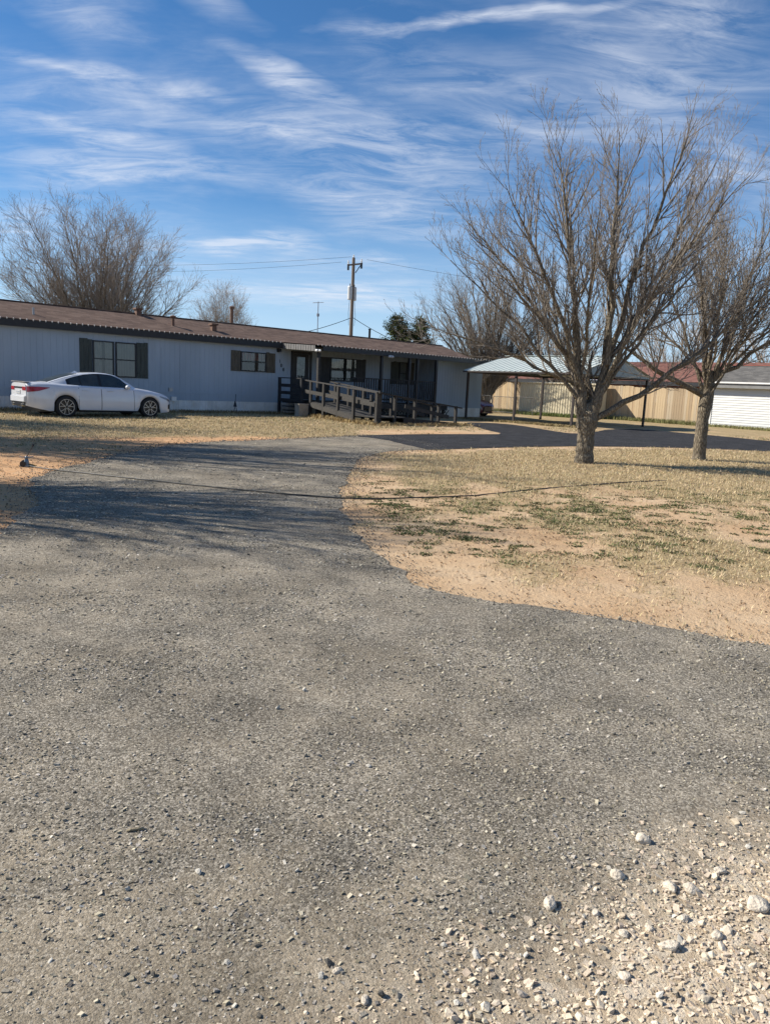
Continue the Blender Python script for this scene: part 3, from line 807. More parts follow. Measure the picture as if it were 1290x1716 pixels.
def add_window(H, x0, x1, z0, z1, y, curtain=CURTAIN, fr=BLACK, mullion=False, gap=0.0, valance=None):
    w = MB()
    b = .045
    w.box(x0, x1, y - .05, y - .003, z0, z0 + b).box(x0, x1, y - .05, y - .003, z1 - b, z1)
    w.box(x0, x0 + b, y - .05, y - .003, z0 + b, z1 - b).box(x1 - b, x1, y - .05, y - .003, z0 + b, z1 - b)
    zm = (z0 + z1) / 2
    w.box(x0 + b, x1 - b, y - .044, y - .006, zm - .02, zm + .02)
    o = w.build('window', fr, H)
    for a, c in ((z0 + b, zm - .02), (zm + .02, z1 - b)):
        me_obj('pane', [(x0 + b, y - .030, a), (x1 - b, y - .030, a), (x1 - b, y - .030, c), (x0 + b, y - .030, c)], [(0, 1, 2, 3)], WGLASS, o)
    # dark room behind, then the curtain
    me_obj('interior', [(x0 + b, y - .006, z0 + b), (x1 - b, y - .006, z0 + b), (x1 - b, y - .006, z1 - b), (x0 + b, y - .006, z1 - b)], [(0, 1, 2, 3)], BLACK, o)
    if curtain:
        spans = [(x0 + b, x1 - b)] if not gap else [(x0 + b, (x0 + x1) / 2 - gap / 2), ((x0 + x1) / 2 + gap / 2, x1 - b)]
        for a, c in spans:
            vs, fs = wavy(a + .005, c - .005, y - .016, z0 + b, z1 - b, .006)
            me_obj('curtain', vs, fs, curtain, o, True)
    if valance:
        vs, fs = wavy(x0 + b + .005, x1 - b - .005, y - .020, zm + .06, z1 - b, .004, .08)
        me_obj('valance', vs, fs, valance, o, True)
    return o


def add_shutter(H, x0, x1, z0, z1, y, m=SHUTTER):
    n = 3; ww = (x1 - x0) / n
    s = empty('shutter', ); s.parent = H
    for i in range(n):
        top = z1 + random.choice((0, .02, -.01))
        box('plank', m, s, x0 + i * ww + .004, x0 + (i + 1) * ww - .004, y - .028, y - .003, z0, top)
    for zz in (z0 + .14, z1 - .22):
        box('batten', m, s, x0 + .02, x1 - .02, y - .046, y - .0285, zz, zz + .09)
    return s


def build_home():
    H = empty('mobile_home', (HO[0], HO[1], 0), TH, label='long pale blue grey mobile home with brown shingle roof and black trim', cat='mobile home')
    T0, T1, SB = -2.2, 22.6, 1.4
    TR = 19.1
    EZ = 2.96; WZ = 2.78
    # plain body behind the panels, so that no light leaks through
    MB().box(T0 + .02, T1 - .02, .02, 4.6, .02, EZ - .06).box(TR + .02, T1 - .02, -SB + .02, .0, .02, EZ - .08).build('wall_core', SIDING, H)
    add_panels(H, T0, TR, 0, .47, EZ - .02)
    add_panels(H, TR, T1, -SB, .47, EZ - .1)
    for k in range(2):     # the return walls of the bump-out and the far gable end
        pass
    add_skirt(H, T0, TR, .010); add_skirt(H, TR, T1, -SB + .010)
    # end wall panels (right gable end and the return of the bump-out)
    E1 = empty('end_wall'); E1.parent = H; E1.location = (T1, -SB, 0); E1.rotation_euler = (0, 0, R(90))
    for i in range(5):
        vs, fs = groove_panel(i * 1.2, (i + 1) * 1.2, 0, .47, EZ - .1); me_obj('siding_panel', vs, fs, SIDING, E1)
    E2 = empty('return_wall'); E2.parent = H; E2.location = (TR, 0, 0); E2.rotation_euler = (0, 0, R(-90))
    vs, fs = groove_panel(0, SB, 0, .47, EZ - .1); me_obj('siding_panel', vs, fs, SIDING, E2)
    MB().box(TR - .03, TR + .07, -SB - .03, -SB + .04, .05, WZ + .05).build('corner_trim', SIDING, H)
    # belt trim near the floor line
    box('belt_trim', SIDING, H, T0, TR, -.016, -.0005, .74, .80)
    # roof: front slope, porch slope, back slope
    roof = MB(); rx0, rx1 = T0 - .2, T1 + .75
    course_roof(roof, rx0, rx1, -.18, EZ + .02, 2.3, 3.74)
    course_roof(roof, rx0, rx1, 4.8, EZ + .02, 2.3, 3.74)
    course_roof(roof, 11.05, T1 + .15, -2.42, 2.86, -.14, EZ + .035)
    rf = roof.build('roof', ROOFB, H)
    MB().beam((rx0, 2.3, 3.745), (rx1, 2.3, 3.745), .22, .03).build('ridge_cap', ROOFB, rf)
    # underside and gable triangle
    MB().add([(rx1 - .02, -.18, EZ), (rx1 - .02, 4.8, EZ), (rx1 - .02, 2.3, 3.72), (rx1 - .06, -.18, EZ), (rx1 - .06, 4.8, EZ), (rx1 - .06, 2.3, 3.72)],
             [(0, 1, 2), (5, 4, 3), (0, 3, 4, 1)]).build('gable_board', BLACK, H)
    MB().box(rx0, rx1 - .1, -.16, 4.7, EZ - .05, EZ - .02).build('soffit', BLACK, H)
    MB().add([(11.07, -2.40, 2.80), (T1 + .13, -2.40, 2.80), (T1 + .13, -.0, EZ - .03), (11.07, -.0, EZ - .03)], [(0, 1, 2, 3)]).build('porch_ceiling', DARKWOOD, H)
    # fascias
    box('fascia', BLACK, H, rx0, 11.04, -.20, -.165, WZ - .04, EZ + .012)
    box('fascia', BLACK, H, 11.42, T1 + .14, -2.44, -2.405, 2.66, 2.855)
    # pale ribbed side of the porch roof, lit by the sun
    vs, fs = [], []
    side = MB()
    n = 26
    for i in range(n):
        a = -2.40 + i * 2.22 / n; w_ = 2.22 / n
        z1 = 2.845 + (a + 2.40) / 2.22 * .11
        side.box(11.035 - (.012 if i % 2 else 0), 11.06, a, a + w_, z1 - .22, z1)
    side.build('porch_roof_side', mat('pale_ribbed_metal', (.20, .195, .185), (.14, .135, .13), 5, .6), H)
    # vents
    for nm, t, s, z0, z1, r, m in (('vent_pipe', 1.33, -.6, 3.10, 3.45, .035, GREYMETAL), ('vent_pipe', 6.6, -.9, 3.22, 3.66, .06, RUST), ):
        v = MB().tube([(t, -s, z0), (t, -s, z1)], r, 10).build(nm, m, rf)
        MB().lathe([(.16, 0), (.14, .03), (r + .02, .06), (r, .10)], 12, c=(t, -s, z0 + .0)).build('flashing', RUST, v)
        if r > .05: MB().lathe([(.11, 0), (.12, .05), (.02, .09)], 12, c=(t, -s, z1 - .03)).build('cap', RUST, v)
    for t, s in ((5.75, -2.15), (8.28, -.75)):
        z = 3.74 - (2.3 + s) * .30
        v = MB().box(t - .10, t + .10, -s - .10, -s + .10, z - .05, z + .20).build('roof_vent', RUST, rf)
        MB().box(t - .15, t + .15, -s - .15, -s + .15, z + .20, z + .26).build('cap', RUST, v)
    # windows and shutters of the long wall
    add_shutter(H, 2.62, 3.06, 1.24, 2.52, 0); add_window(H, 3.08, 3.84, 1.24, 2.49, 0, gap=.10)
    add_window(H, 3.90, 4.67, 1.24, 2.49, 0, mat('grey_blind', (.36, .36, .34), (.30, .30, .29), 3, .9)); add_shutter(H, 4.69, 5.13, 1.24, 2.52, 0)
    add_shutter(H, 8.65, 9.09, 1.70, 2.52, 0, SHUTTERB); add_window(H, 9.10, 10.32, 1.71, 2.50, 0, mat('dim_curtain', (.13, .12, .115), (.06, .056, .054), 4, .9), gap=.3, valance=REDCUR)
    add_shutter(H, 10.34, 10.78, 1.70, 2.52, 0, SHUTTERB)
    add_shutter(H, 13.10, 13.72, .95, 2.53, 0, BLACK); add_window(H, 13.74, 15.28, 1.5, 2.53, 0, mat('patterned_curtain', (.40, .38, .35), (.16, .15, .14), 5, .9), gap=.25); add_shutter(H, 15.30, 15.84, 1.5, 2.53, 0, BLACK)
    add_shutter(H, 17.45, 17.98, 1.5, 2.56, 0, SHUTTER); add_window(H, 18.0, 18.5, 1.5, 2.56, 0, CURTAIN); add_shutter(H, 18.52, 19.02, 1.5, 2.56, 0, SHUTTERB)
    # door
    D = MB().box(11.60, 11.72, -.06, -.003, .62, 2.68).box(12.56, 12.68, -.06, -.003, .62, 2.68).box(11.72, 12.56, -.06, -.003, 2.58, 2.68).build('door_frame', BLACK, H)
    d = MB().box(11.725, 12.555, -.045, -.004, .64, 1.58).box(11.725, 12.555, -.045, -.004, 2.44, 2.575).box(11.725, 11.90, -.045, -.004, 1.58, 2.44).box(12.34, 12.555, -.045, -.004, 1.58, 2.44).build('door', BLACK, H)
    me_obj('pane', [(11.90, -.028, 1.58), (12.34, -.028, 1.58), (12.34, -.028, 2.44), (11.90, -.028, 2.44)], [(0, 1, 2, 3)], WGLASS, d)
    vs, fs = wavy(11.905, 12.335, -.014, 1.58, 2.44, .003, .2); me_obj('lace_curtain', vs, fs, mat('grey_lace', (.30, .33, .32), (.08, .10, .09), 7, .9), d)
    MB().box(11.875, 11.895, -.058, -.046, 1.58, 2.44).box(12.52, 12.535, -.058, -.046, .9, 2.55).build('door_trim', GREYMETAL, d)
    MB().lathe([(.0, 0), (.03, .0), (.035, .03), (.0, .05)], 10, 'y', (12.45, -.10, 1.45)).build('door_knob', GREYMETAL, d)
    # house number, lantern, boxes, hatch
    for ch, t, z in (('1', 11.02, 2.20), ('0', 11.10, 2.03), ('8', 11.21, 1.86)):
        cu = bpy.data.curves.new('house_number', 'FONT'); cu.body = ch; cu.size = .20; cu.extrude = .006; cu.align_x = 'CENTER'; cu.align_y = 'CENTER'
        cu.materials.append(BLACK)
        q = link(bpy.data.objects.new('house_number', cu)); bpy.context.view_layer.update()
        me = bpy.data.meshes.new_from_object(q.evaluated_get(bpy.context.evaluated_depsgraph_get())); bpy.data.objects.remove(q)
        o = link(bpy.data.objects.new('house_number', me), H); o.location = (t, -.012, z); o.rotation_euler = (R(90), 0, 0)
    ln = MB().box(10.86, 10.98, -.04, -.003, 2.58, 2.74).build('porch_lamp', BLACK, H)
    MB().box(10.85, 10.90, -.16, -.05, 2.60, 2.72).box(10.94, 10.99, -.16, -.05, 2.60, 2.72).build('lamp_head', BLACK, ln)
    MB().box(5.96, 6.11, -.05, -.003, .80, .94).build('meter_box', GREYMETAL, H)
    MB().box(6.05, 6.24, -.09, -.012, .44, .60).build('outlet_box', WHITE, H)
    fr = MB(); x0, x1, z0, z1 = 5.66, 6.44, 1.10, 2.40
    fr.box(x0, x1, -.010, -.0006, z1 - .02, z1).box(x0, x0 + .02, -.010, -.0006, z0, z1 - .02).box(x1 - .02, x1, -.010, -.0006, z0, z1 - .02).box(x0, x1, -.010, -.0006, z0 - .02, z0)
    fr.build('access_hatch', SIDING, H)
    for t in (11.12, 15.1):
        f = MB().box(t - .10, t + .06, -2.50, -2.45, 2.62, 2.70).build('floodlight_base', WHITE, H)
        for q in (-.09, .06):
            MB().lathe([(.02, 0), (.05, .04), (.06, .12), (.0, .13)], 10, 'y', (t + q, -2.62, 2.64)).build('floodlight', WHITE, f)
    MB().lathe([(.0, -.03), (.05, -.03), (.06, .05), (.0, .06)], 10, 'y', (13.05, -.05, 2.30)).build('wall_lamp', BLACK, H)
    # string of clear bulbs clipped along the eaves
    B = empty('string_lights', (HO[0], HO[1], 0), TH, label='string of small clear bulbs clipped along the brown roof eave', cat='string lights')
    cord = MB(); bl = MB()
    for (xa, xb, y, z) in ((rx0, 11.0, -.215, EZ + .028), (11.1, T1 + .12, -2.455, 2.872)):
        cord.tube([(xa, y, z), ((xa + xb) / 2, y, z), (xb, y, z)], .006, 5)
        x = xa + .05
        while x < xb:
            h = random.uniform(.045, .06); yy = y - .008 + random.uniform(-.006, .006)
            bl.add([(x - .024, yy, z), (x, yy - .024, z), (x + .024, yy, z), (x, yy + .024, z), (x, yy, z - h), (x, yy, z + .03)], [(0, 1, 4), (1, 2, 4), (2, 3, 4), (3, 0, 4), (1, 0, 5), (2, 1, 5), (3, 2, 5), (0, 3, 5)])
            x += .20 + random.uniform(-.01, .01)
    cord.build('cord', BLACK, B)
    bl.build('bulbs', mat('clear_bulb', (.85, .83, .78), (.7, .68, .62), 3, .25), B)['kind'] = 'stuff'
    return H


build_home()


def build_porch():
    """deck, railings, roof posts and the two-leg ramp in front of the door"""
    P = empty('porch_ramp', (HO[0], HO[1], 0), TH, label='weathered wooden porch and wheelchair ramp with rails and dark posts', cat='ramp')
    post = lambda t, s, z0, z1, m, w=.10, nm='post': box(nm, m, P, t - w / 2, t + w / 2, -s - w / 2, -s + w / 2, z0, z1)
    DZ = .62
    # deck boards run across the porch
    n = 15; w = 2.25 / n
    for i in range(n):
        box('deck_board', GREYWOOD, P, 11.45, 19.05, -.06 - (i + 1) * w + .006, -.06 - i * w, DZ - .035, DZ + random.uniform(-.003, .003))
    box('rim_joist', DARKWOOD, P, 11.45, 19.05, -2.36, -2.312, DZ - .24, DZ - .04)
    for t in (11.5, 13.2, 15, 16.8, 18.9): post(t, 2.22, .01, DZ - .04, DARKWOOD)
    # lattice skirt under the deck
    for k in range(40):
        t = 11.5 + k * .19
        MB().beam((t, -2.30, .03), (t + .32, -2.30, .37), .012, .035).build('lattice_slat', DARKWOOD, P)
        MB().beam((t + .32, -2.292, .03), (t, -2.292, .37), .012, .035).build('lattice_slat', DARKWOOD, P)
    # roof posts
    post(11.32, 2.30, .01, 2.66, GREYWOOD, .11, 'roof_post')
    for t in (14.76, 16.45, 16.96, 18.20): post(t, 2.30, .01, 2.66, BLACK, .11, 'roof_post')
    # front railing
    box('top_rail', DARKWOOD, P, 13.1, 18.2, -2.375, -2.225, 1.64, 1.68)
    box('bottom_rail', DARKWOOD, P, 13.1, 18.2, -2.33, -2.27, .76, .82)
    t = 13.2
    while t < 18.15:
        if min(abs(t - q) for q in (14.76, 16.45, 16.96, 18.20)) > .09: box('baluster', DARKWOOD, P, t - .02, t + .02, -2.395, -2.355, .70, 1.64)
        t += .135
    # railing and black steps left of the door landing
    for (t, s) in ((10.80, .35), (10.80, 1.9), (11.32, 1.2)): post(t, s, .01, 1.50, BLACK, .10)
    box('top_rail', BLACK, P, 10.74, 10.86, -1.95, -.30, 1.50, 1.54)
    for z in (.55, .85, 1.15): box('mid_rail', BLACK, P, 10.76, 10.84, -1.9, -.35, z, z + .13)
    for i in range(3): box('step', BLACK, P, 10.9, 11.42, -1.5 + 0.0, -.4, .16 + i * .17, .20 + i * .17)
    # ramp leg one: from the landing straight out, then leg two turning right along the home
    def rampleg(a, b, za, zb, wvec, nb, nm='ramp_board'):
        a, b, wv = Vector(a), Vector(b), Vector(wvec)
        for i in range(nb):
            f0, f1 = i / nb, (i + 1) / nb - .003
            p0 = a.lerp(b, f0); p1 = a.lerp(b, f1); z0 = za + (zb - za) * f0; z1 = za + (zb - za) * f1
            jj = random.uniform(-.004, .004)
            vs = [(p0.x, p0.y, z0 + jj), (p1.x, p1.y, z1 + jj), (p1.x + wv.x, p1.y + wv.y, z1 + jj), (p0.x + wv.x, p0.y + wv.y, z0 + jj)]
            vs += [(x, y, z - .035) for x, y, z in vs]
            me_obj(nm, vs, [(0, 1, 2, 3), (7, 6, 5, 4), (0, 4, 5, 1), (1, 5, 6, 2), (2, 6, 7, 3), (3, 7, 4, 0)], GREYWOOD, P)

    def seg(nm, a, b, w, h, m): MB().beam(a, b, w, h).build(nm, m, P)
    tn, tf = 9.95, 11.2              # landing edges
    te_ = lambda s_: 10.85 - .2368 * (s_ - 2.4)      # leg one runs slightly askew
    rampleg((te_(2.4), -2.4), (te_(6.2), -6.2), DZ, .30, (1.25, 0), 28)
    for o_ in (0, 1.25):
        E2_ = 7.5 if o_ == 0 else 6.2
        seg('rim_board', (te_(2.4) + o_ - .02, -2.4, DZ - .12), (te_(6.2) + o_ - .02, -6.2, .30 - .12), .04, .17, GREYWOOD)
        seg('top_rail', (te_(1.9) + o_, -1.9, 1.46), (tn if o_ == 0 else te_(6.2) + o_, -E2_, 1.12), .14, .04, GREYWOOD)
        seg('mid_rail', (te_(2.0) + o_ - .055, -2.0, 1.02), (tn - .055 if o_ == 0 else te_(6.2) + o_ - .055, -E2_ + .1, .70), .035, .14, GREYWOOD)
        for s_, za in ((2.5, 1.42), (3.7, 1.34), (4.95, 1.26), (6.2, 1.18)): post(te_(s_) + o_, s_, .01, za, GREYWOOD, .095)
    # landing
    for i in range(9): box('landing_board', GREYWOOD, P, tn, tf + .1, -7.5 + i * .145, -7.5 + i * .145 + .138, .255, .29)
    for (t_, s) in ((tn, 7.45), (tn + .16, 7.40)): post(t_, s, .01, 1.10, GREYWOOD, .11)
    # leg two
    sa, sb = 6.25, 7.5; te = 14.0
    rampleg((tf + .1, -sb), (te, -sb), .285, .05, (0, sb - sa), 26)
    for s_ in (sa, sb):
        seg('rim_board', (tf, -s_, .17), (te, -s_, .02), .04, .16, DARKWOOD)
        seg('top_rail', (tn if s_ == sb else tf, -s_, 1.12), (te + .25, -s_, .66), .14, .04, DARKWOOD)
        seg('mid_rail', (tf, -s_ - .05, .68), (te - .5, -s_ - .05, .32), .035, .13, DARKWOOD)
        for t_ in (10.75, 11.75, 13.0, 13.95): post(t_, s_, .01, 1.12 - (t_ - tn) * .093 - .02, GREYWOOD if s_ == sb else DARKWOOD, .095)
    return P


build_porch()


def build_carport():
    t0, t1, s0, s1 = 19.8, 25.8, 2.9, 8.9
    ez, rz = 2.30, 3.12
    K = empty('carport', (*hp(t0, s0), 0), TH, label='open steel carport with pale ribbed gable roof on dark posts', cat='carport')
    W_, D_ = t1 - t0, s1 - s0
    for (x, y) in ((0, 0), (0, 2.85), (0, D_ - .1), (W_, 0), (W_, D_ - .1)):
        box('post', BROWNPOST, K, x - .045, x + .045, -y - .045, -y + .045, .0, ez - .06)
        box('base_plate', BROWNPOST, K, x - .09, x + .09, -y - .09, -y + .09, .0, .012)
    MB().box(-.04, .04, -D_, .05, ez - .12, ez - .02).build('eave_beam', BROWNPOST, K); MB().box(W_ - .04, W_ + .04, -D_, .05, ez - .12, ez - .02).build('eave_beam', BROWNPOST, K)
    MB().box(.05, W_ - .05, -D_ - .02, -D_ + .05, ez - .12, ez - .03).build('cross_beam', BROWNPOST, K); MB().box(.05, W_ - .05, -.03, .04, ez - .12, ez - .03).build('cross_beam', BROWNPOST, K)
    MB().beam((0, -D_ / 2, ez - .05), (W_ / 2, -D_ / 2, rz - .08), .05, .06).beam((W_, -D_ / 2, ez - .05), (W_ / 2, -D_ / 2, rz - .08), .05, .06).build('rafter', BROWNPOST, K)
    # ribbed sheets, each slope in panels of 0.9 m with raised ribs
    n = 7; pw = (D_ + .3) / n
    for side in (0, 1):
        for i in range(n):
            ya = .15 - i * pw; yb = ya - pw + .004
            xs = -.22 if side == 0 else W_ + .22; xm = W_ / 2
            ys = []; hs = []
            q = ya; k = 0
            step = pw / 3
            for j in range(3):
                y = ya - j * step
                ys += [y, y - .03, y - .045, y - .075, y - .09]; hs += [0, 0, .025, .025, 0]
            ys.append(yb); hs.append(0)
            vs = [(xs, y, ez - .0 + h - .03) for y, h in zip(ys, hs)] + [(xm, y, rz + h) for y, h in zip(ys, hs)]
            kk = len(ys)
            me_obj('roof_sheet', vs, [(j, j + 1, kk + j + 1, kk + j) for j in range(kk - 1)], CARPORTROOF, K)
    MB().beam((W_ / 2, .18, rz + .03), (W_ / 2, -D_ - .18, rz + .03), .30, .012).build('ridge_cap', CARPORTROOF, K)
    # dark drip edge along the eave with the rib ends showing
    MB().box(-.235, -.225, -D_ - .15, .15, ez - .10, ez - .035).build('drip_edge', BROWNPOST, K)
    # gable end of upright sheets
    m = 12
    for i in range(m):
        xa = .0 + i * W_ / m; xb = xa + W_ / m - .012
        za = lambda x: ez - .04 + (rz - ez) * (1 - abs(x - W_ / 2) / (W_ / 2))
        y = -D_ - .06
        for yy, nm in ((y, 'gable_sheet'), (.10, 'gable_sheet')):
            pts = [(xa, ez - .06), (xb, ez - .06), (xb, za(xb)), (xa, za(xa))]
            vs = [(x, yy, z) for x, z in pts] + [(x, yy + .02, z) for x, z in pts]
            me_obj(nm, vs, [(0, 1, 2, 3), (7, 6, 5, 4), (0, 4, 5, 1), (1, 5, 6, 2), (2, 6, 7, 3), (3, 7, 4, 0)], CARPORTGABLE, K)
    l = MB().box(1.9, 2.15, -D_ - .14, -D_ - .065, ez - .02, ez + .05).build('work_light', BLACK, K)
    MB().box(1.97, 2.08, -D_ - .16, -D_ - .142, ez + .052, ez + .16).build('lamp_head', BLACK, l)


build_carport()

# ------------------------------------------------------------------ fence, shed, gate, houses behind
PICKET = []


def build_fence():
    Fn = empty('wooden_fence', (*hp(34.0, -9.5), 0), TH - R(90), label='tall fence of raw yellow pine pickets behind the carport', cat='fence')
    cols = [((.50, .37, .22), (.37, .265, .155)), ((.56, .435, .275), (.44, .325, .19)), ((.41, .31, .195), (.30, .22, .135)), ((.51, .42, .295), (.39, .305, .20))]
    ms = [mat('pine_picket_%s' % 'abcd'[i], a, b, 3.2, .85, .25, 40, stretch=(6, 6, .5)) for i, (a, b) in enumerate(cols)]
    meshes = []
    for k in range(8):
        o = MB().add([(-.069, 0, 0), (.069, 0, 0), (.069, 0, 1), (-.069, 0, 1), (-.069, .018, 0), (.069, .018, 0), (.069, .018, 1), (-.069, .018, 1)],
                     [(0, 1, 2, 3), (7, 6, 5, 4), (0, 4, 5, 1), (1, 5, 6, 2), (2, 6, 7, 3), (3, 7, 4, 0)])
        me = bpy.data.meshes.new('picket'); me.from_pydata(o.v, [], o.f); me.materials.append(ms[k % 4]); meshes.append(me)
    n = int(18.0 / .146)
    for i in range(n):
        x = i * .146
        o = bpy.data.objects.new('picket', random.choice(meshes)); link(o, Fn)
        o.location = (x, random.uniform(-.006, .006), .04); o.rotation_euler = (0, random.uniform(-.006, .006), 0)
        o.scale = (1, 1, 2.02 + random.uniform(-.02, .02) - (.06 if x > 13 else 0))
    for z in (.3, 1.05, 1.8): box('rail', ms[2], Fn, -.07, 18, .022, .07, z, z + .08)
    for i in range(9): box('post', ms[2], Fn, i * 2.2, i * 2.2 + .09, .072, .16, 0, 2.0)


build_fence()


def build_shed():
    K = empty('metal_shed', (*hp(32.4, -3.6), 0), TH - R(90), label='cream ribbed metal shed standing in front of the wooden fence', cat='shed')
    w, h = 5.6, 2.02
    n = 6; pw = w / n
    for i in range(n):
        xs = []; ys = []
        for j in range(5):
            x = i * pw + j * pw / 5
            xs += [x, x + .10, x + .12, x + .165, x + .183]; ys += [0, 0, -.035, -.035, 0]
        xs.append((i + 1) * pw - .002); ys.append(0); k = len(xs)
        me_obj('wall_sheet', [(a, b, 0.02) for a, b in zip(xs, ys)] + [(a, b, h) for a, b in zip(xs, ys)], [(j, j + 1, k + j + 1, k + j) for j in range(k - 1)], BEIGE, K)
    MB().box(.01, w - .01, .01, 1.25, .02, h - .01).build('wall_core', BEIGE, K)
    rf = MB().add([(-.08, -.10, h), (w + .08, -.10, h), (w + .08, 1.36, h + .06), (-.08, 1.36, h + .06), (-.08, -.10, h + .07), (w + .08, -.10, h + .07), (w + .08, 1.36, h + .12), (-.08, 1.36, h + .12)],
             [(0, 3, 2, 1), (4, 5, 6, 7), (0, 1, 5, 4), (1, 2, 6, 5), (2, 3, 7, 6), (3, 0, 4, 7)]).build('roof', BEIGE, K)
    for i in range(19): MB().box(.05 + i * .30, .11 + i * .30, -.13, -.102, h + .005, h + .065).build('rib_end', BEIGE, rf)


build_shed()


def build_gate():
    K = empty('chain_link_fence', (*hp(30.4, -8.0), 0), TH - R(90), label='low chain link fence with a rounded gate before the wooden fence', cat='fence')
    G = mat('dull_dark_galvanised', (.10, .10, .095), (.06, .06, .058), 9, .7)
    for x in (0, 3.6, 3.75, 5.55, 5.7, 7.0): MB().tube([(x, 0, 0), (x, 0, 1.12)], .026, 8).build('post', G, K)
    for a, b in ((0, 3.6), (5.7, 7.0)): MB().tube([(a, 0, 1.10), (b, 0, 1.10)], .018, 6).build('top_rail', G, K)
    pts = [(3.80, 0, .12), (3.80, 0, .95), (3.84, 0, 1.03), (3.92, 0, 1.07), (5.38, 0, 1.07), (5.46, 0, 1.03), (5.50, 0, .95), (5.50, 0, .12), (3.80, 0, .12)]
    MB().tube(pts, .02, 6).build('gate_frame', G, K)
    m = MB()
    for i in range(58):
        x = i * .12
        m.beam((x, .03, .08), (min(x + 1, 7.0), .03, .08 + min(1.0, 7.0 - x)), .004, .004); m.beam((x, .034, 1.08), (min(x + 1, 7.0), .034, 1.08 - min(1.0, 7.0 - x)), .004, .004)
    m.build('wire_mesh', G, K)['kind'] = 'stuff'


build_gate()


def gable_house(K, w, d, h, rz, wall, roof, over=.35, boards=None, fascia=WHITE):
    """house box: long side w along local x, front at y=0, depth d behind"""
    MB().box(.02, w - .02, .02, d, 0, h).build('wall', wall, K)
    if boards:
        n = int(h / boards)
        me = None
        for i in range(n):
            z = .06 + i * boards
            if me is None:
                o = MB().add([(0, 0, 0), (w, 0, 0), (w, .022, boards), (0, .022, boards), (0, .026, 0), (w, .026, 0)], [(0, 1, 2, 3), (0, 4, 5, 1)]).build('siding_board', wall, K); me = o.data
            else:
                o = link(bpy.data.objects.new('siding_board', me), K)
            o.location = (0, 0, z)
    r = MB(); course_roof(r, -over, w + over, -over, h, d / 2, rz); course_roof(r, -over, w + over, d + over, h, d / 2, rz)
    rf = r.build('roof', roof, K)
    for x in (0, w):
        MB().add([(x, 0, h - .01), (x, d, h - .01), (x, d / 2, rz - .06)], [(0, 1, 2)]).build('gable', wall, K)
    box('fascia', fascia, K, -over, w + over, -over - .02, -over + .02, h - .26, h - .012)
    MB().box(-over + .01, w + over - .01, -over + .022, .0, h - .05, h - .03).build('soffit', fascia, K)
    return rf


def build_neighbours():
    WW = mat('white_lap_siding', (.68, .685, .66), (.60, .605, .585), 1.5, .6)
    BRICK = mat('red_brown_brick', (.30, .13, .09), (.20, .09, .065), 12, .9, .3)
    GREYF = mat('grey_fascia_paint', (.22, .22, .215), (.17, .17, .165), 3, .6)
    K = empty('white_house', (*hp(33.4, 8.55), 0), TH - R(90), label='white lap sided house with grey roof and red flue pipe', cat='house')
    rf = gable_house(K, 11, 5.6, 2.36, 3.42, WW, ROOFGREY, .32, .128, GREYF)
    box('gutter', WHITE, K, -.32, 11.3, -.42, -.345, 2.34, 2.42)
    box('corner_board', WHITE, K, -.02, .08, -.022, -.0005, 0, 2.3)
    RED = mat('red_clay_pipe', (.50, .13, .06), (.36, .10, .05), 6, .8)
    c = MB().lathe([(.15, 0), (.16, .5), (.14, .5), (.13, .55)], 14, c=(2.35, 2.85, 3.32)).build('flue_pipe', RED, rf)
    MB().lathe([(.17, .0), (.18, .18), (.0, .2)], 14, c=(2.35, 2.85, 3.87)).build('cap', RUST, c)
    v = MB().lathe([(.20, 0), (.20, .62), (.24, .63), (.24, .82), (.0, .9)], 16, c=(3.60, 1.2, 2.75)).build('metal_duct', GREYMETAL, rf)
    MB().beam((-.3, 2.8, 3.44), (11.3, 2.8, 3.44), .2, .04).build('ridge_cap', mat('red_ridge_tile', (.36, .12, .09), (.25, .09, .07), 6, .8), rf)
    K = empty('red_roofed_house', (*hp(39.5, -2.0), 0), TH - R(90), label='low brick house with red shingle roof behind the fence', cat='house')
    gable_house(K, 12.5, 7, 2.5, 3.95, BRICK, ROOFRED, .5, None, BLACK)
    box('window', WHITE, K, 4, 5.4, -.04, -.003, 1.0, 2.0); box('window', WHITE, K, 8, 9.4, -.04, -.003, 1.0, 2.0)
    K = empty('brown_outbuilding', (*hp(42, -13.5), 0), TH - R(90), label='brown shed roof showing above the fence beside the home', cat='outbuilding')
    gable_house(K, 6, 4, 2.5, 3.3, mat('brown_board_wall', (.22, .13, .08), (.15, .09, .06), 5, .9, .3), ROOFRED, .3, None, BLACK)
    box('door', BLACK, K, 2, 3, -.04, -.003, 0, 2.0)


build_neighbours()

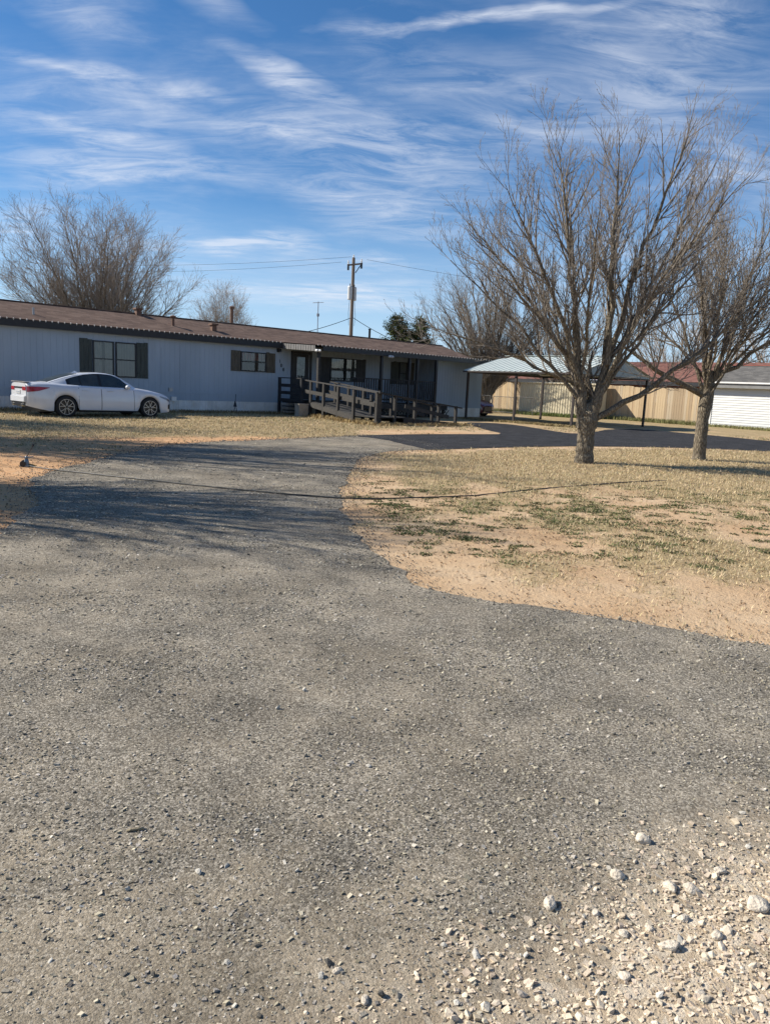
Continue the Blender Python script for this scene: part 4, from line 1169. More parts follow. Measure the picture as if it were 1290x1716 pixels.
# ------------------------------------------------------------------ bare trees
def bark_mat(name, c1, c2, ridge=1.0):
    m, t, p = principled(name); p.inputs['Roughness'].default_value = 0.95; p.inputs['Specular IOR Level'].default_value = 0.15
    tc = N(t, 'ShaderNodeTexCoord'); mp = N(t, 'ShaderNodeMapping'); mp.inputs['Scale'].default_value = (1, 1, .22); L(t, tc.outputs['Object'], mp.inputs[0])
    v = N(t, 'ShaderNodeTexVoronoi', _Scale=34.0, feature='DISTANCE_TO_EDGE'); L(t, mp.outputs[0], v.inputs['Vector'])
    n = N(t, 'ShaderNodeTexNoise', _Scale=26.0, _Detail=6.0, _Roughness=.7); L(t, mp.outputs[0], n.inputs['Vector'])
    k = math_(t, 'MULTIPLY_ADD', ramp(t, v.outputs['Distance'], [(0.0, 0.0), (0.28, 1.0)]), .55, math_(t, 'MULTIPLY', n.outputs['Fac'], .6))
    L(t, ramp(t, k, [(0.2, c2), (0.85, c1)]), p.inputs['Base Color'])
    b = N(t, 'ShaderNodeBump', _Strength=.9 * ridge, _Distance=.03); L(t, k, b.inputs['Height']); L(t, b.outputs[0], p.inputs['Normal'])
    return m


BARK = bark_mat('grey_brown_bark', (.29, .245, .18), (.08, .066, .05))
TWIG = mat('twig_bark', (.265, .23, .19), (.135, .115, .095), 9, .9)
TWIGFAR = mat('pale_twig_bark', (.37, .31, .25), (.21, .175, .145), 4, .9)


class Tubes:
    def __init__(s): s.v = []; s.f = []
    def add(s, pts, rad, n):
        v, f = s.v, s.f; b = len(v); m = len(pts)
        cs = [(math.cos(6.28319 * k / n), math.sin(6.28319 * k / n)) for k in range(n)]
        for i in range(m):
            p = pts[i]; a = pts[i - 1] if i else p; c = pts[i + 1] if i < m - 1 else p
            dx, dy, dz = c[0] - a[0], c[1] - a[1], c[2] - a[2]; l = math.sqrt(dx * dx + dy * dy + dz * dz) or 1e-6
            dx /= l; dy /= l; dz /= l
            # a steady frame: x axis from the world axis least along the branch
            if abs(dx) < .9: ux, uy, uz = 0., -dz, dy; ux, uy, uz = (0 * dz - 0 * dy, 0 * dx - 1 * dz, 1 * dy - 0 * dx)
            else: ux, uy, uz = dz, 0., -dx
            q = math.sqrt(ux * ux + uy * uy + uz * uz) or 1e-6; ux /= q; uy /= q; uz /= q
            wx, wy, wz = dy * uz - dz * uy, dz * ux - dx * uz, dx * uy - dy * ux
            r = rad[i]
            for (cc, ss) in cs: v.append((p[0] + (ux * cc + wx * ss) * r, p[1] + (uy * cc + wy * ss) * r, p[2] + (uz * cc + wz * ss) * r))
        for i in range(m - 1):
            o = b + i * n
            for k in range(n):
                k2 = (k + 1) % n
                f.append((o + k, o + k2, o + n + k2, o + n + k))
    def build(s, name, m, parent): return np_obj(name, np.array(s.v, np.float32), np.array(s.f, np.int32), m, parent, smooth=True)


class Tree:
    def __init__(s, seed, spec):
        s.r = random.Random(seed); s.k = spec; s.crown = Tubes()
    def unit(s, v):
        l = math.sqrt(v[0] ** 2 + v[1] ** 2 + v[2] ** 2) or 1e-6; return (v[0] / l, v[1] / l, v[2] / l)
    def bend(s, p, d, length, r0, r1, n, jit, lift):
        pts = [p]; rad = [r0]
        for i in range(n):
            d = s.unit((d[0] + s.r.gauss(0, jit), d[1] + s.r.gauss(0, jit), d[2] + s.r.gauss(0, jit) + lift))
            l = length / n; p = (p[0] + d[0] * l, p[1] + d[1] * l, p[2] + d[2] * l); pts.append(p); f = (i + 1) / n; rad.append(r0 + (r1 - r0) * f)
        return pts, rad
    def side(s, d, ang):
        """a direction leaning ang away from d, biased outwards and up"""
        while True:
            v = (s.r.gauss(0, 1), s.r.gauss(0, 1), s.r.gauss(0.25, .8)); k = v[0] * d[0] + v[1] * d[1] + v[2] * d[2]
            w = (v[0] - k * d[0], v[1] - k * d[1], v[2] - k * d[2]); l = math.sqrt(w[0] ** 2 + w[1] ** 2 + w[2] ** 2)
            if l > .2: break
        c, q = math.cos(ang), math.sin(ang) / l
        return s.unit((d[0] * c + w[0] * q, d[1] * c + w[1] * q, d[2] * c + w[2] * q))
    def sprout(s, pts, rad, level, total):
        K = s.k
        if level > K['levels']: return
        per = K['per'][level - 2]; n = max(1, int(total * per + s.r.random()))
        m = len(pts) - 1
        for i in range(n):
            f = K['start'][level - 2] + (1 - K['start'][level - 2]) * (i + s.r.random()) / n
            x = f * m; j = min(int(x), m - 1); g = x - j
            a, b = pts[j], pts[j + 1]; p = (a[0] + (b[0] - a[0]) * g, a[1] + (b[1] - a[1]) * g, a[2] + (b[2] - a[2]) * g)
            r = rad[j] + (rad[j + 1] - rad[j]) * g
            d = s.unit((b[0] - a[0], b[1] - a[1], b[2] - a[2]))
            ln = K['len'][level - 2] * (1.15 - .55 * f) * s.r.uniform(.55, 1.25) * (total ** .35 if level > 2 else 1)
            rr = min(r * .72, K['rad'][level - 2] * s.r.uniform(.8, 1.2)); seg = K['seg'][level - 2]
            q, w = s.bend(p, s.side(d, R(s.r.uniform(*K['ang']))), ln, rr, max(K['tip'], rr * .35), seg, K['jit'], K['lift'])
            s.crown.add(q, w, 4 if level == 2 else 3)
            s.sprout(q, w, level + 1, ln)


NEAR = dict(levels=5, per=(3.8, 6.0, 8.0, 8.0), start=(.22, .14, .12, .15), len=(1.45, .62, .30, .14), rad=(.018, .0085, .0048, .0034), seg=(6, 5, 3, 2), ang=(20, 43), jit=.075, lift=.09, tip=.0026)
MID = dict(levels=4, per=(3.0, 4.0, 4.6), start=(.12, .1, .1), len=(1.75, .95, .48), rad=(.024, .012, .0075), seg=(5, 4, 2), ang=(18, 44), jit=.06, lift=.06, tip=.0045)
FAR = dict(levels=4, per=(2.4, 2.8, 3.0), start=(.12, .1, .1), len=(2.0, 1.1, .6), rad=(.035, .018, .011), seg=(4, 3, 2), ang=(15, 38), jit=.06, lift=.055, tip=.007)


DOME = dict(levels=4, per=(3.4, 4.6, 5.0), start=(.10, .1, .1), len=(1.85, .95, .46), rad=(.020, .011, .007), seg=(6, 4, 2), ang=(20, 48), jit=.06, lift=.045, tip=.0045)


def limb_curve(tr, p0, p1, bulge, n, jit):
    """a limb from p0 to p1 that leaves steeply, then spreads"""
    c = (p0[0] + (p1[0] - p0[0]) * bulge[0], p0[1] + (p1[1] - p0[1]) * bulge[0], p0[2] + (p1[2] - p0[2]) * bulge[1])
    pts = []
    for i in range(n + 1):
        f = i / n; a, b, g = (1 - f) ** 2, 2 * f * (1 - f), f * f
        j = jit * math.sin(math.pi * min(1, f * 1.2)) if f < .83 else jit * .5
        pts.append((a * p0[0] + b * c[0] + g * p1[0] + tr.r.gauss(0, j), a * p0[1] + b * c[1] + g * p1[1] + tr.r.gauss(0, j), a * p0[2] + b * c[2] + g * p1[2] + tr.r.gauss(0, j)))
    return pts


def make_tree(name, label, loc, trunk, limbs, spec, seed, group=None, bark=None, twig=None, sides=(14, 7), jit=.032, kids=True):
    """trunk: list of (x,y,z,r); limbs: list of (start, end, radius, (spread, rise))"""
    K = empty(name, (*loc, 0), 0, label=label, cat='tree', group=group)
    bark = bark or BARK; twig = twig or TWIG
    tr = Tree(seed, spec)
    T_ = Tubes(); pts = [q[:3] for q in trunk]; rad = [q[3] for q in trunk]
    # resample the trunk so that its outline wobbles
    P2, R2 = [], []
    for i in range(len(pts) - 1):
        for k in range(4):
            f = k / 4; P2.append(tuple(pts[i][j] + (pts[i + 1][j] - pts[i][j]) * f + (tr.r.gauss(0, .006) if i or k else 0) for j in range(3))); R2.append((rad[i] + (rad[i + 1] - rad[i]) * f) * tr.r.uniform(.96, 1.05))
    P2.append(pts[-1]); R2.append(rad[-1])
    T_.add(P2, R2, sides[0]); T_.build('trunk', bark, K)
    for (p0, p1, r, bl) in limbs:
        ln = math.dist(p0, p1); n = max(7, int(ln * 3))
        q = limb_curve(tr, p0, p1, bl, n, jit); w = [max(spec['tip'] * 2, r * (1 - (i / n)) ** .85 + r * .06) for i in range(n + 1)]
        L_ = Tubes(); L_.add(q, w, sides[1]); L_.build('limb', bark, K)
        tr.sprout(q, w, 2, ln)
    tr.crown.build('crown', twig, K)
    return K


# the two trees on the lawn
def near_trees():
    def E_(x, y, z): return ((x - 3.89) * (.95 if x < 3.9 else 1.0), (y - 14.8) * .9, 1 + (z - 1) * (.90 if x > 3.6 else .86))
    tips = [((.85, 14.6, 4.15), .065, (.30, .42)), ((1.20, 15.6, 5.25), .075, (.24, .46)), ((1.75, 14.0, 5.65), .080, (.22, .48)), ((2.35, 16.4, 5.1), .06, (.25, .5)),
            ((2.78, 14.4, 6.55), .085, (.20, .5)), ((3.15, 15.5, 6.40), .075, (.2, .52)), ((3.35, 13.1, 5.4), .06, (.24, .5)), ((4.04, 14.9, 6.72), .090, (.2, .52)), ((4.55, 16.3, 6.2), .065, (.24, .5)),
            ((5.35, 14.7, 7.0), .095, (.22, .48)), ((6.12, 15.2, 6.6), .075, (.25, .46)), ((6.25, 14.2, 5.85), .07, (.28, .44)), ((5.3, 13.2, 5.0), .055, (.3, .44)), ((6.6, 16.0, 4.9), .06, (.32, .42)), ((1.5, 13.6, 4.0), .05, (.32, .40)), ((5.9, 15.0, 4.2), .045, (.35, .44))]
    limbs = [((-.05, 0, .70), (-.42, .05, 2.3), .150, (.35, .5)), ((.06, .02, .70), (.36, -.05, 2.35), .145, (.35, .5)), ((.0, .05, .75), (.02, .30, 2.2), .11, (.4, .5))]
    for i, (e, r, b) in enumerate(tips):
        z0 = 1.15 + .85 * ((i * 7) % 10) / 10; lx = e[0] - 3.89; sd_ = -1 if lx < -.2 else 1
        f = (z0 - .7) / 1.6
        limbs.append((((-.05 - .33 * f) if sd_ < 0 else (.06 + .27 * f), .12 * math.sin(i * 2.4), z0), E_(*e), r * .66, (.42, .53)))
    limbs.append(((.10, .0, .86), E_(7.0, 14.5, 3.7), .066, (.52, .36)))      # long low limb on the right
    limbs.append(((-.14, .02, 1.45), E_(.55, 14.9, 2.75), .045, (.45, .62)))      # low limb reaching left
    make_tree('bare_tree', 'large bare vase shaped tree on the lawn before the carport', (3.89, 14.8),
              [(0, 0, -.05, .215), (0, 0, .05, .185), (-.005, 0, .25, .165), (0, 0, .6, .165), (.0, 0, .85, .19), (0, 0, 1.0, .16), (0, 0, 1.2, .06)], limbs, NEAR, 4, 'bare trees on the lawn')
    rnd = random.Random(5)
    tips = [(-1.45, .3, 4.7, .065), (-.9, -.8, 5.1, .06), (-.35, .8, 5.5, .07), (-.1, -.5, 5.75, .065), (.35, .4, 5.7, .07), (.95, -.4, 5.8, .075), (1.5, .6, 5.5, .065), (2.1, 0, 5.2, .06), (2.4, -.6, 4.3, .055), (-1.7, .9, 3.7, .05), (1.3, -1.2, 4.6, .05), (.4, 1.5, 4.8, .05), (-.4, -1.4, 4.3, .045), (2.0, 1.2, 3.9, .045)]
    limbs = [((.02 * math.cos(i * 2.4), .05 * math.sin(i * 2.4), 1.25 + .12 * (i % 5)), (x * .95, y * .9, 1 + (z - 1) * .88), r * .68, (.34, .52)) for i, (x, y, z, r) in enumerate(tips)]
    limbs.append(((-.05, 0, 1.45), (-2.3, .4, 2.75), .075, (.55, .42)))
    limbs.append(((.08, 0, 1.75), (1.9, -.2, 3.2), .06, (.45, .45)))
    make_tree('bare_tree', 'smaller bare tree nearest the white house', (6.99, 16.8),
              [(0, 0, -.05, .19), (0, 0, .06, .15), (-.01, 0, .4, .135), (-.02, 0, .9, .13), (0.02, 0, 1.35, .15), (.04, 0, 1.7, .11), (.05, 0, 2.0, .04)], limbs, NEAR, 8, 'bare trees on the lawn')


near_trees()


def fan_tree(name, label, loc, h, w, nl, seed, spec, r0=.14, low=.25, group='bare trees behind the home', twig=TWIGFAR, lean=0.0, depth=.8, z0=.3, forks=2):
    """a many-stemmed bare tree: stems fan out from near the ground"""
    r = random.Random(seed); limbs = []
    for i in range(nl):
        f = (i + .5) / nl * 2 - 1; a = f * R(82); rr = r.uniform(.62, 1.04)
        x = math.sin(a) * w * .44 * rr + lean * h; z = h * (.44 + .48 * math.cos(a) * r.uniform(.80, 1.03)); y = r.uniform(-1, 1) * w * .42 * depth * math.sqrt(max(.05, 1 - (f * .8) ** 2))
        limbs.append(((r.uniform(-.12, .12), r.uniform(-.12, .12), z0 + r.uniform(0, .5)), (x, y, max(z, h * low)), r0 * r.uniform(.5, .85), (.30, .46)))
    return make_tree(name, label, loc, [(0, 0, -.1, r0 * 2.2), (0, 0, .2, r0 * 1.7), (0, 0, z0 + .4, r0 * 1.5), (0, 0, z0 + .9, r0 * .5)], limbs, spec, seed, group, twig=twig, sides=(10, 6), jit=.055)


fan_tree('bare_tree', 'broad round bare tree rising behind the left end of the home', (-15.2, 39.5), 10.3, 11.2, 36, 21, DOME, .085)
fan_tree('bare_tree', 'small pale rounded bare tree behind the middle of the home', (-13.3, 60), 8.8, 5.6, 20, 22, DOME, .07)
fan_tree('bare_tree', 'spreading bare tree between the home and the carport', (6.3, 50), 9.8, 11.6, 26, 23, MID, .17, twig=TWIG)
fan_tree('bare_tree', 'thin bare tree behind the carport roof', (12.5, 56), 8.5, 9.0, 10, 24, FAR, .16, twig=TWIG)
fan_tree('bare_tree', 'pale bare tree behind the red roofed house', (25.5, 66), 9.5, 12.0, 11, 25, FAR, .18)
fan_tree('bare_tree', 'bare tree behind the flue of the white house', (31.0, 60), 9.0, 11.0, 12, 26, FAR, .2)
# out of the frame on the left; their shadows lie across the drive and the grass
off = fan_tree('bare_tree', 'bare tree beside the drive throwing long shadows over it', (-8.7, 7.9), 7.2, 5.0, 16, 31, MID, .20, group='bare trees on the lawn', twig=TWIG)
for (x, y, k, a, lab) in ((-11.9, 13.9, 1.42, 70, 'taller bare tree farther up the drive edge throwing shadows to the lawn'), (-16.0, 18.8, 1.2, 150, 'bare tree by the left lawn throwing shadows toward the white car')):
    c = copy_tree(off); c.location = (x, y, 0); c.scale = (k * .9, k * .9, k); c.rotation_euler = (0, 0, R(a)); c['label'] = lab


def conifer(name, label, loc, h, w, seed):
    r = np.random.default_rng(seed)
    K = empty(name, (*loc, 0), 0, label=label, cat='tree', group='evergreens behind the home')
    MB().tube([(0, 0, 0), (0, 0, h * .5), (.05, 0, h * .96)], [.16, .10, .02], 8).build('trunk', BARK, K)
    br = Tubes(); vs = []; ts = []; cs = []; b = 0
    for i in range(170):
        f = r.uniform(.12, 1); z = h * f; L_ = w * .5 * (1.05 - f) ** .62 * r.uniform(.55, 1.15); a = r.uniform(0, 6.283)
        tip = (math.cos(a) * L_, math.sin(a) * L_, z + L_ * r.uniform(.15, .65))
        br.add([(0, 0, z), (tip[0] * .5, tip[1] * .5, z + (tip[2] - z) * .35), tip], [.025, .015, .006], 3)
        n = int(70 * (L_ + .3)); t = r.uniform(.25, 1.05, n)[:, None]
        P = np.array([0, 0, z]) * (1 - t) + np.array(tip) * t + r.normal(0, .11, (n, 3))
        D = r.normal(0, 1, (n, 3)) + np.array([math.cos(a), math.sin(a), .9]); D /= np.linalg.norm(D, axis=1)[:, None]
        Q = np.cross(D, r.normal(0, 1, (n, 3))); Q /= np.linalg.norm(Q, axis=1)[:, None]
        ln = r.uniform(.10, .22, (n, 1)); V = np.stack([P - Q * .035, P + Q * .035, P + D * ln], 1).reshape(-1, 3)
        T = np.arange(n * 3).reshape(-1, 3) + b; b += n * 3
        vs.append(V); ts.append(T); cs.append(np.repeat(np.array([.050, .068, .026]) * r.uniform(.45, 1.7, (n, 1)) + np.array([.02, .01, 0]) * r.uniform(0, 1, (n, 1)), 3, 0))
    br.build('branches', BARK, K)
    np_obj('crown', np.concatenate(vs), np.concatenate(ts), vcmat('evergreen_needles', .8, .2, 20), K, np.concatenate(cs))


conifer('evergreen_tree', 'pointed dark evergreen tree showing over the roof ridge', (.35, 55), 6.3, 4.6, 3)
conifer('evergreen_tree', 'rounder dark evergreen tree nearer the bare trees', (1.95, 56), 6.3, 4.4, 6)

# ------------------------------------------------------------------ utility pole, aerial, wires
def build_pole():
    K = empty('utility_pole', (-2.75, 50, 0), R(25), label='wooden utility pole with transformers behind the home', cat='utility pole')
    POLE = mat('grey_brown_pole_wood', (.23, .185, .15), (.13, .105, .085), 5, .9, .3, 40, stretch=(3, 3, .2))
    MB().tube([(0, 0, -.1), (0, 0, 5), (0, 0, 9.45)], [.145, .12, .098], 12).build('pole_shaft', POLE, K)
    a = MB().beam((-.48, -.17, 8.92), (.55, -.17, 9.12), .08, .10).build('crossarm', POLE, K)
    MB().beam((.08, -.18, 8.5), (.42, -.18, 9.0), .03, .05).build('brace', DARKWOOD, a)
    for x, z in ((-.42, 8.94), (.49, 9.13)):
        i = MB().lathe([(.02, 0), (.06, .04), (.03, .08), (.07, .12), (.03, .16), (.05, .22), (.0, .26)], 10, c=(x, -.17, z + .03)).build('insulator', WHITE, K)
        MB().tube([(x, -.17, z - .32), (x, -.17, z)], .07, 8).build('fuse_cutout', BLACK, i)
    MB().lathe([(.03, 0), (.06, .05), (.03, .1), (.05, .16), (0, .2)], 10, c=(0, 0, 9.45)).build('insulator', WHITE, K)
    for x, y in ((-.24, -.16), (.18, .14)):
        tk = MB().lathe([(.0, 0), (.13, .0), (.15, .04), (.15, .78), (.12, .86), (.0, .88)], 14, c=(x, y, 6.8)).build('transformer', mat('pale_grey_enamel', (.62, .63, .62), (.54, .55, .54), 3, .4), K)
        MB().lathe([(.02, 0), (.035, .08), (.015, .16)], 8, c=(x, y, 7.66)).build('bushing', BLACK, tk)
    MB().tube([(-.24, -.16, 6.8), (-.28, -.12, 6.0), (-.22, -.1, 5.2)], .012, 5).tube([(.2, .1, 6.8), (.3, .1, 5.8), (.24, .1, 5.2)], .012, 5).build('drop_cable', BLACK, K)

    def wire(name, a, b, sag, r, label):
        pts = [(a[0] + (b[0] - a[0]) * f, a[1] + (b[1] - a[1]) * f, a[2] + (b[2] - a[2]) * f - sag * 4 * f * (1 - f)) for f in [i / 14 for i in range(15)]]
        tag(MB().tube(pts, r, 4).build(name, BLACK, None), label, 'wire', 'overhead wires')
    wire('power_line', (-2.9, 50, 9.5), (-38, 62, 10.2), .7, .008, 'topmost thin power line running left from the pole')
    wire('power_line', (-3.5, 49.7, 9.1), (-38, 60.5, 9.6), .8, .008, 'lower thin power line running left from the crossarm')
    wire('power_line', (-1.9, 50.2, 9.4), (34, 40, 6.0), .8, .008, 'thin power line running from the crossarm toward the right trees')
    wire('service_cable', (-2.75, 50, 5.7), (-8.6, 41.5, 3.4), .3, .018, 'service cable dropping from the pole to the left roof')
    wire('service_cable', (-2.65, 50, 5.7), (4.5, 52, 3.6), .5, .018, 'service cable dropping from the pole behind the evergreens')
    A = empty('aerial_mast', (-3.85, 39, 0), R(20), label='thin rooftop television aerial standing behind the home', cat='aerial')
    MB().tube([(0, 0, 0), (0, 0, 5.45)], .022, 6).build('mast', GREYMETAL, A)
    b = MB().tube([(-.28, 0, 5.37), (.28, 0, 5.43)], .012, 5).build('boom', GREYMETAL, A)
    for k in range(6): MB().tube([(-.25 + k * .1, -.20 + k * .02, 5.373 + k * .0107), (-.25 + k * .1, .20 - k * .02, 5.373 + k * .0107)], .006, 4).build('element', GREYMETAL, b)
    MB().box(-.06, .06, -.05, .05, 4.72, 4.86).build('mast_box', GREYMETAL, A)
    q = empty('chimney_pipe', (-9.6, 45.5, 0), 0, label='dark upright flue showing above the roof before the pale tree', cat='flue')
    MB().tube([(0, 0, 0), (0, 0, 5.55)], .10, 10).build('pipe', RUST, q); MB().lathe([(.14, 0), (.15, .12), (.0, .18)], 10, c=(0, 0, 5.5)).build('cap', RUST, q)
    q = empty('fence_post', (-1.35, 44, 0), 0, label='short dark post showing above the ridge beside the evergreens', cat='post')
    MB().box(-.06, .06, -.06, .06, 0, 4.55).build('shaft', DARKWOOD, q); MB().box(-.08, .08, -.08, .08, 4.551, 4.6).build('cap', DARKWOOD, q)


build_pole()

# ------------------------------------------------------------------ cars
def paint_mat(name, c, flake=.04):
    m, t, p = principled(name); p.inputs['Roughness'].default_value = .32; p.inputs['Coat Weight'].default_value = 1; p.inputs['Coat Roughness'].default_value = .04
    tc = N(t, 'ShaderNodeTexCoord'); n = N(t, 'ShaderNodeTexNoise', _Scale=5.0, _Detail=5.0); L(t, tc.outputs['Object'], n.inputs['Vector'])
    L(t, ramp(t, n.outputs['Fac'], [(0.3, tuple(x * (1 - flake) for x in c)), (0.7, c)]), p.inputs['Base Color'])
    return m


CGLASS = mat('car_glass', (.045, .056, .056), (.020, .026, .027), 2.4, .04, spec=.8)
RUBBER = mat('tyre_rubber', (.022, .022, .023), (.014, .014, .015), 12, .85)
ALLOY = mat('machined_alloy', (.55, .55, .55), (.45, .45, .45), 8, .3, metal=.7)
GLOSSB = mat('gloss_black_plastic', (.016, .016, .018), (.011, .011, .012), 3, .3)
TAIL = mat('red_tail_lens', (.42, .018, .022), (.26, .012, .016), 6, .12, coat=.6)
LENS = mat('clear_lamp_lens', (.32, .34, .36), (.12, .13, .14), 9, .1, coat=.8)
PLATE = mat('licence_plate_white', (.6, .62, .62), (.5, .5, .52), 9, .5)


def build_car(name, label, loc, rz, paint):
    K = empty(name, (*loc, 0), rz, label=label, cat='car')
    I = np.interp
    XR, XF, RW, RA = 1.10, 3.925, .335, .372
    wsh = lambda x: I(x, [0, .06, .2, .5, 1.1, 2.4, 3.9, 4.3, 4.6, 4.78, 4.87, 4.9], [.60, .70, .79, .855, .905, .915, .905, .875, .80, .67, .50, .38])
    zsh = lambda x: I(x, [0, .3, .9, 1.6, 2.4, 3.3, 3.9, 4.4, 4.75, 4.9], [.93, .955, .965, .945, .925, .905, .86, .775, .66, .56])
    ztop = lambda x: I(x, [0, .05, .4, .8, 1.0, 3.3, 3.6, 4.0, 4.4, 4.75, 4.9], [1.03, 1.055, 1.075, 1.07, 1.05, 1.0, .985, .93, .845, .72, .60])

    def zb(x):
        z = float(I(x, [0, .25, .6, 4.3, 4.7, 4.9], [.34, .27, .20, .17, .19, .24]))
        for c in (XR, XF):
            d = RA ** 2 - (x - c) ** 2
            if d > 0: z = max(z, RW + math.sqrt(d))
        return z
    FR = [0, .10, .26, .45, .64, .84, 1.0]; FW = [.955, .985, 1.0, 1.005, .998, .978, .945]

    def side(x, z):
        f = max(0, min(1, (z - zb(x)) / (zsh(x) - zb(x)))); return float(wsh(x) * I(f, FR, FW))
    xs = sorted(set([0, .02, .06, .12, .2, .3, .4, .5, .6, .7] + [round(XR + RA * math.cos(a), 4) for a in np.linspace(0, math.pi, 17)] + [1.55, 1.7, 1.9, 2.1, 2.3, 2.5, 2.7, 2.9, 3.1, 3.3, 3.45] + [round(XF + RA * math.cos(a), 4) for a in np.linspace(0, math.pi, 17)] + [4.35, 4.45, 4.55, 4.65, 4.72, 4.78, 4.83, 4.87, 4.9]))
    vs = []; fs = []; cols = []
    for x in xs:
        b = zb(x); t = zsh(x); w = wsh(x); zt = ztop(x)
        half = [(w * fw_, b + (t - b) * f) for f, fw_ in zip(FR, FW)] + [(w * .88, t + (zt - t) * .62), (w * .60, t + (zt - t) * .93), (w * .28, zt - .004), (0, zt)]
        ring = [(x, -y, z) for y, z in half] + [(x, y, z) for y, z in reversed(half[:-1])]
        cols.append(len(vs)); vs += ring
    n = len(half) * 2 - 1
    for a, b in zip(cols, cols[1:]):
        for k in range(n - 1): fs.append((a + k, b + k, b + k + 1, a + k + 1))
    fs.append(tuple(range(cols[0] + n - 1, cols[0] - 1, -1))); fs.append(tuple(range(cols[-1], cols[-1] + n)))
    K.scale = (.95, .95, .95)
    body = me_obj('body', vs, fs, paint, K, True)
    body.data.polygons[len(fs) - 2].use_smooth = False
    # dark floor and wheel wells
    MB().box(.35, 4.6, -.70, .70, .17, .30).box(XR - .40, XR + .40, -.72, .72, .28, .70).box(XF - .40, XF + .40, -.72, .72, .28, .70).build('underbody', GLOSSB, K)
    # greenhouse
    zr = lambda x: I(x, [.60, .80, 1.1, 1.4, 1.7, 2.0, 2.3, 2.6, 2.85, 3.1, 3.35, 3.62], [1.06, 1.13, 1.235, 1.325, 1.395, 1.43, 1.443, 1.43, 1.385, 1.28, 1.145, .985])
    wb = lambda x: I(x, [.60, 1.0, 1.6, 2.5, 3.2, 3.62], [.66, .755, .82, .825, .79, .71]); wr = lambda x: I(x, [.60, 1.2, 1.8, 2.4, 2.9, 3.62], [.55, .55, .575, .59, .585, .60])
    base = lambda x: min(.915, zr(x) - .02)
    rail = lambda x: max(base(x) + .005, zr(x) - .055)

    def gside(x, z):
        f = (z - base(x)) / max(rail(x) - base(x), .01); f = max(0, min(1.0, f)); return float(wb(x) + (wr(x) - wb(x)) * (f ** 1.15))
    vs = []; fs = []; cols = []; gx = np.linspace(.60, 3.62, 46)
    for x in gx:
        half = [(gside(x, base(x) + (rail(x) - base(x)) * f), base(x) + (rail(x) - base(x)) * f) for f in (0, .25, .5, .75, 1)] + [(wr(x) * .90, zr(x) - .02), (wr(x) * .6, zr(x) - .005), (0, zr(x))]
        ring = [(x, -y, z) for y, z in half] + [(x, y, z) for y, z in reversed(half[:-1])]; cols.append(len(vs)); vs += ring
    n = len(half) * 2 - 1
    for a, b in zip(cols, cols[1:]):
        for k in range(n - 1): fs.append((a + k, b + k, b + k + 1, a + k + 1))
    me_obj('cabin', vs, fs, paint, K, True)
    # glass: side panes a few millimetres proud of the cabin shell, windscreen and rear window
    def pane(nm, x0, x1, lo, hi, sgn, m=CGLASS, off=.004, parent=K, fn=gside, nz=4, nx=14):
        V = []; F = []
        for i in range(nx + 1):
            x = x0 + (x1 - x0) * i / nx; a, b = lo(x), hi(x)
            for j in range(nz + 1):
                z = a + (b - a) * j / nz; V.append((x, sgn * (fn(x, z) + off), z))
        for i in range(nx):
            for j in range(nz):
                q = i * (nz + 1) + j; f = (q, q + nz + 1, q + nz + 2, q + 1); F.append(f if sgn < 0 else f[::-1])
        return me_obj(nm, V, F, m, parent, True)
    belt = lambda x: I(x, [1.2, 1.7, 3.3], [1.02, .965, .935]); head = lambda x: min(zr(x) - .062, I(x, [1.1, 1.45, 1.8, 2.2, 2.7, 3.0, 3.28], [1.12, 1.25, 1.335, 1.385, 1.36, 1.23, 1.0]))
    for sg in (-1, 1):
        pane('window_trim', 1.20, 3.30, lambda x: belt(x) - .018, lambda x: max(belt(x) - .012, head(x) + .018), sg, GLOSSB, .002)
        pane('side_window', 1.30, 1.60, lambda x: belt(x), head, sg, off=.006); pane('side_window', 1.64, 2.20, belt, head, sg, off=.006); pane('side_window', 2.29, 3.24, belt, lambda x: max(head(x), belt(x) + .004), sg, off=.006)

    def top(nm, x0, x1, m, fy=.88, off=.006):
        V = []; F = []; nx, ny = 10, 8
        for i in range(nx + 1):
            x = x0 + (x1 - x0) * i / nx
            for j in range(ny + 1):
                u = -1 + 2 * j / ny; y = wr(x) * fy * u; z = zr(x) - I(abs(u) * fy, [0, .6, .9, 1], [0, .005, .02, .055]) + off; V.append((x, y, z))
        for i in range(nx):
            for j in range(ny):
                q = i * (ny + 1) + j; F.append((q, q + ny + 1, q + ny + 2, q + 1))
        me_obj(nm, V, F, m, K, True)
    top('rear_window', .68, 1.62, CGLASS, .96); top('windscreen', 2.80, 3.54, CGLASS, .97)
    MB().add([(1.62, -.03, zr(1.62)), (1.75, -.0, zr(1.72) + .07), (1.85, 0, zr(1.85)), (1.75, .03, zr(1.75))], [(0, 1, 2), (2, 1, 3), (3, 1, 0)]).build('roof_fin', paint, K)
    # doors a little proud of the body, with handles
    for sg in (-1, 1):
        for (a, b) in ((1.488, 1.502), (2.217, 2.243), (3.338, 3.356)): pane('door_gap', a, b, lambda x: max(.25, zb(x) + .02), lambda x: zsh(x) - .01, sg, GLOSSB, .0025, K, side, 8, 1)
        for (a, b, hx) in ((1.50, 2.22, 1.60), (2.24, 3.34, 2.42)):
            d = pane('door', a, b, lambda x: max(.25, zb(x) + .02), lambda x: zsh(x) - .01, sg, paint, .004, K, side, 8)
            MB().tube([(hx, sg * (side(hx, .86) + .03), .858), (hx + .1, sg * (side(hx + .1, .86) + .035), .858), (hx + .2, sg * (side(hx + .2, .86) + .03), .856)], .012, 6).build('handle', paint, d)
        pane('sill_trim', 1.50, 3.52, lambda x: zb(x) + .0, lambda x: zb(x) + .05, sg, GLOSSB, .006, K, side, 1)
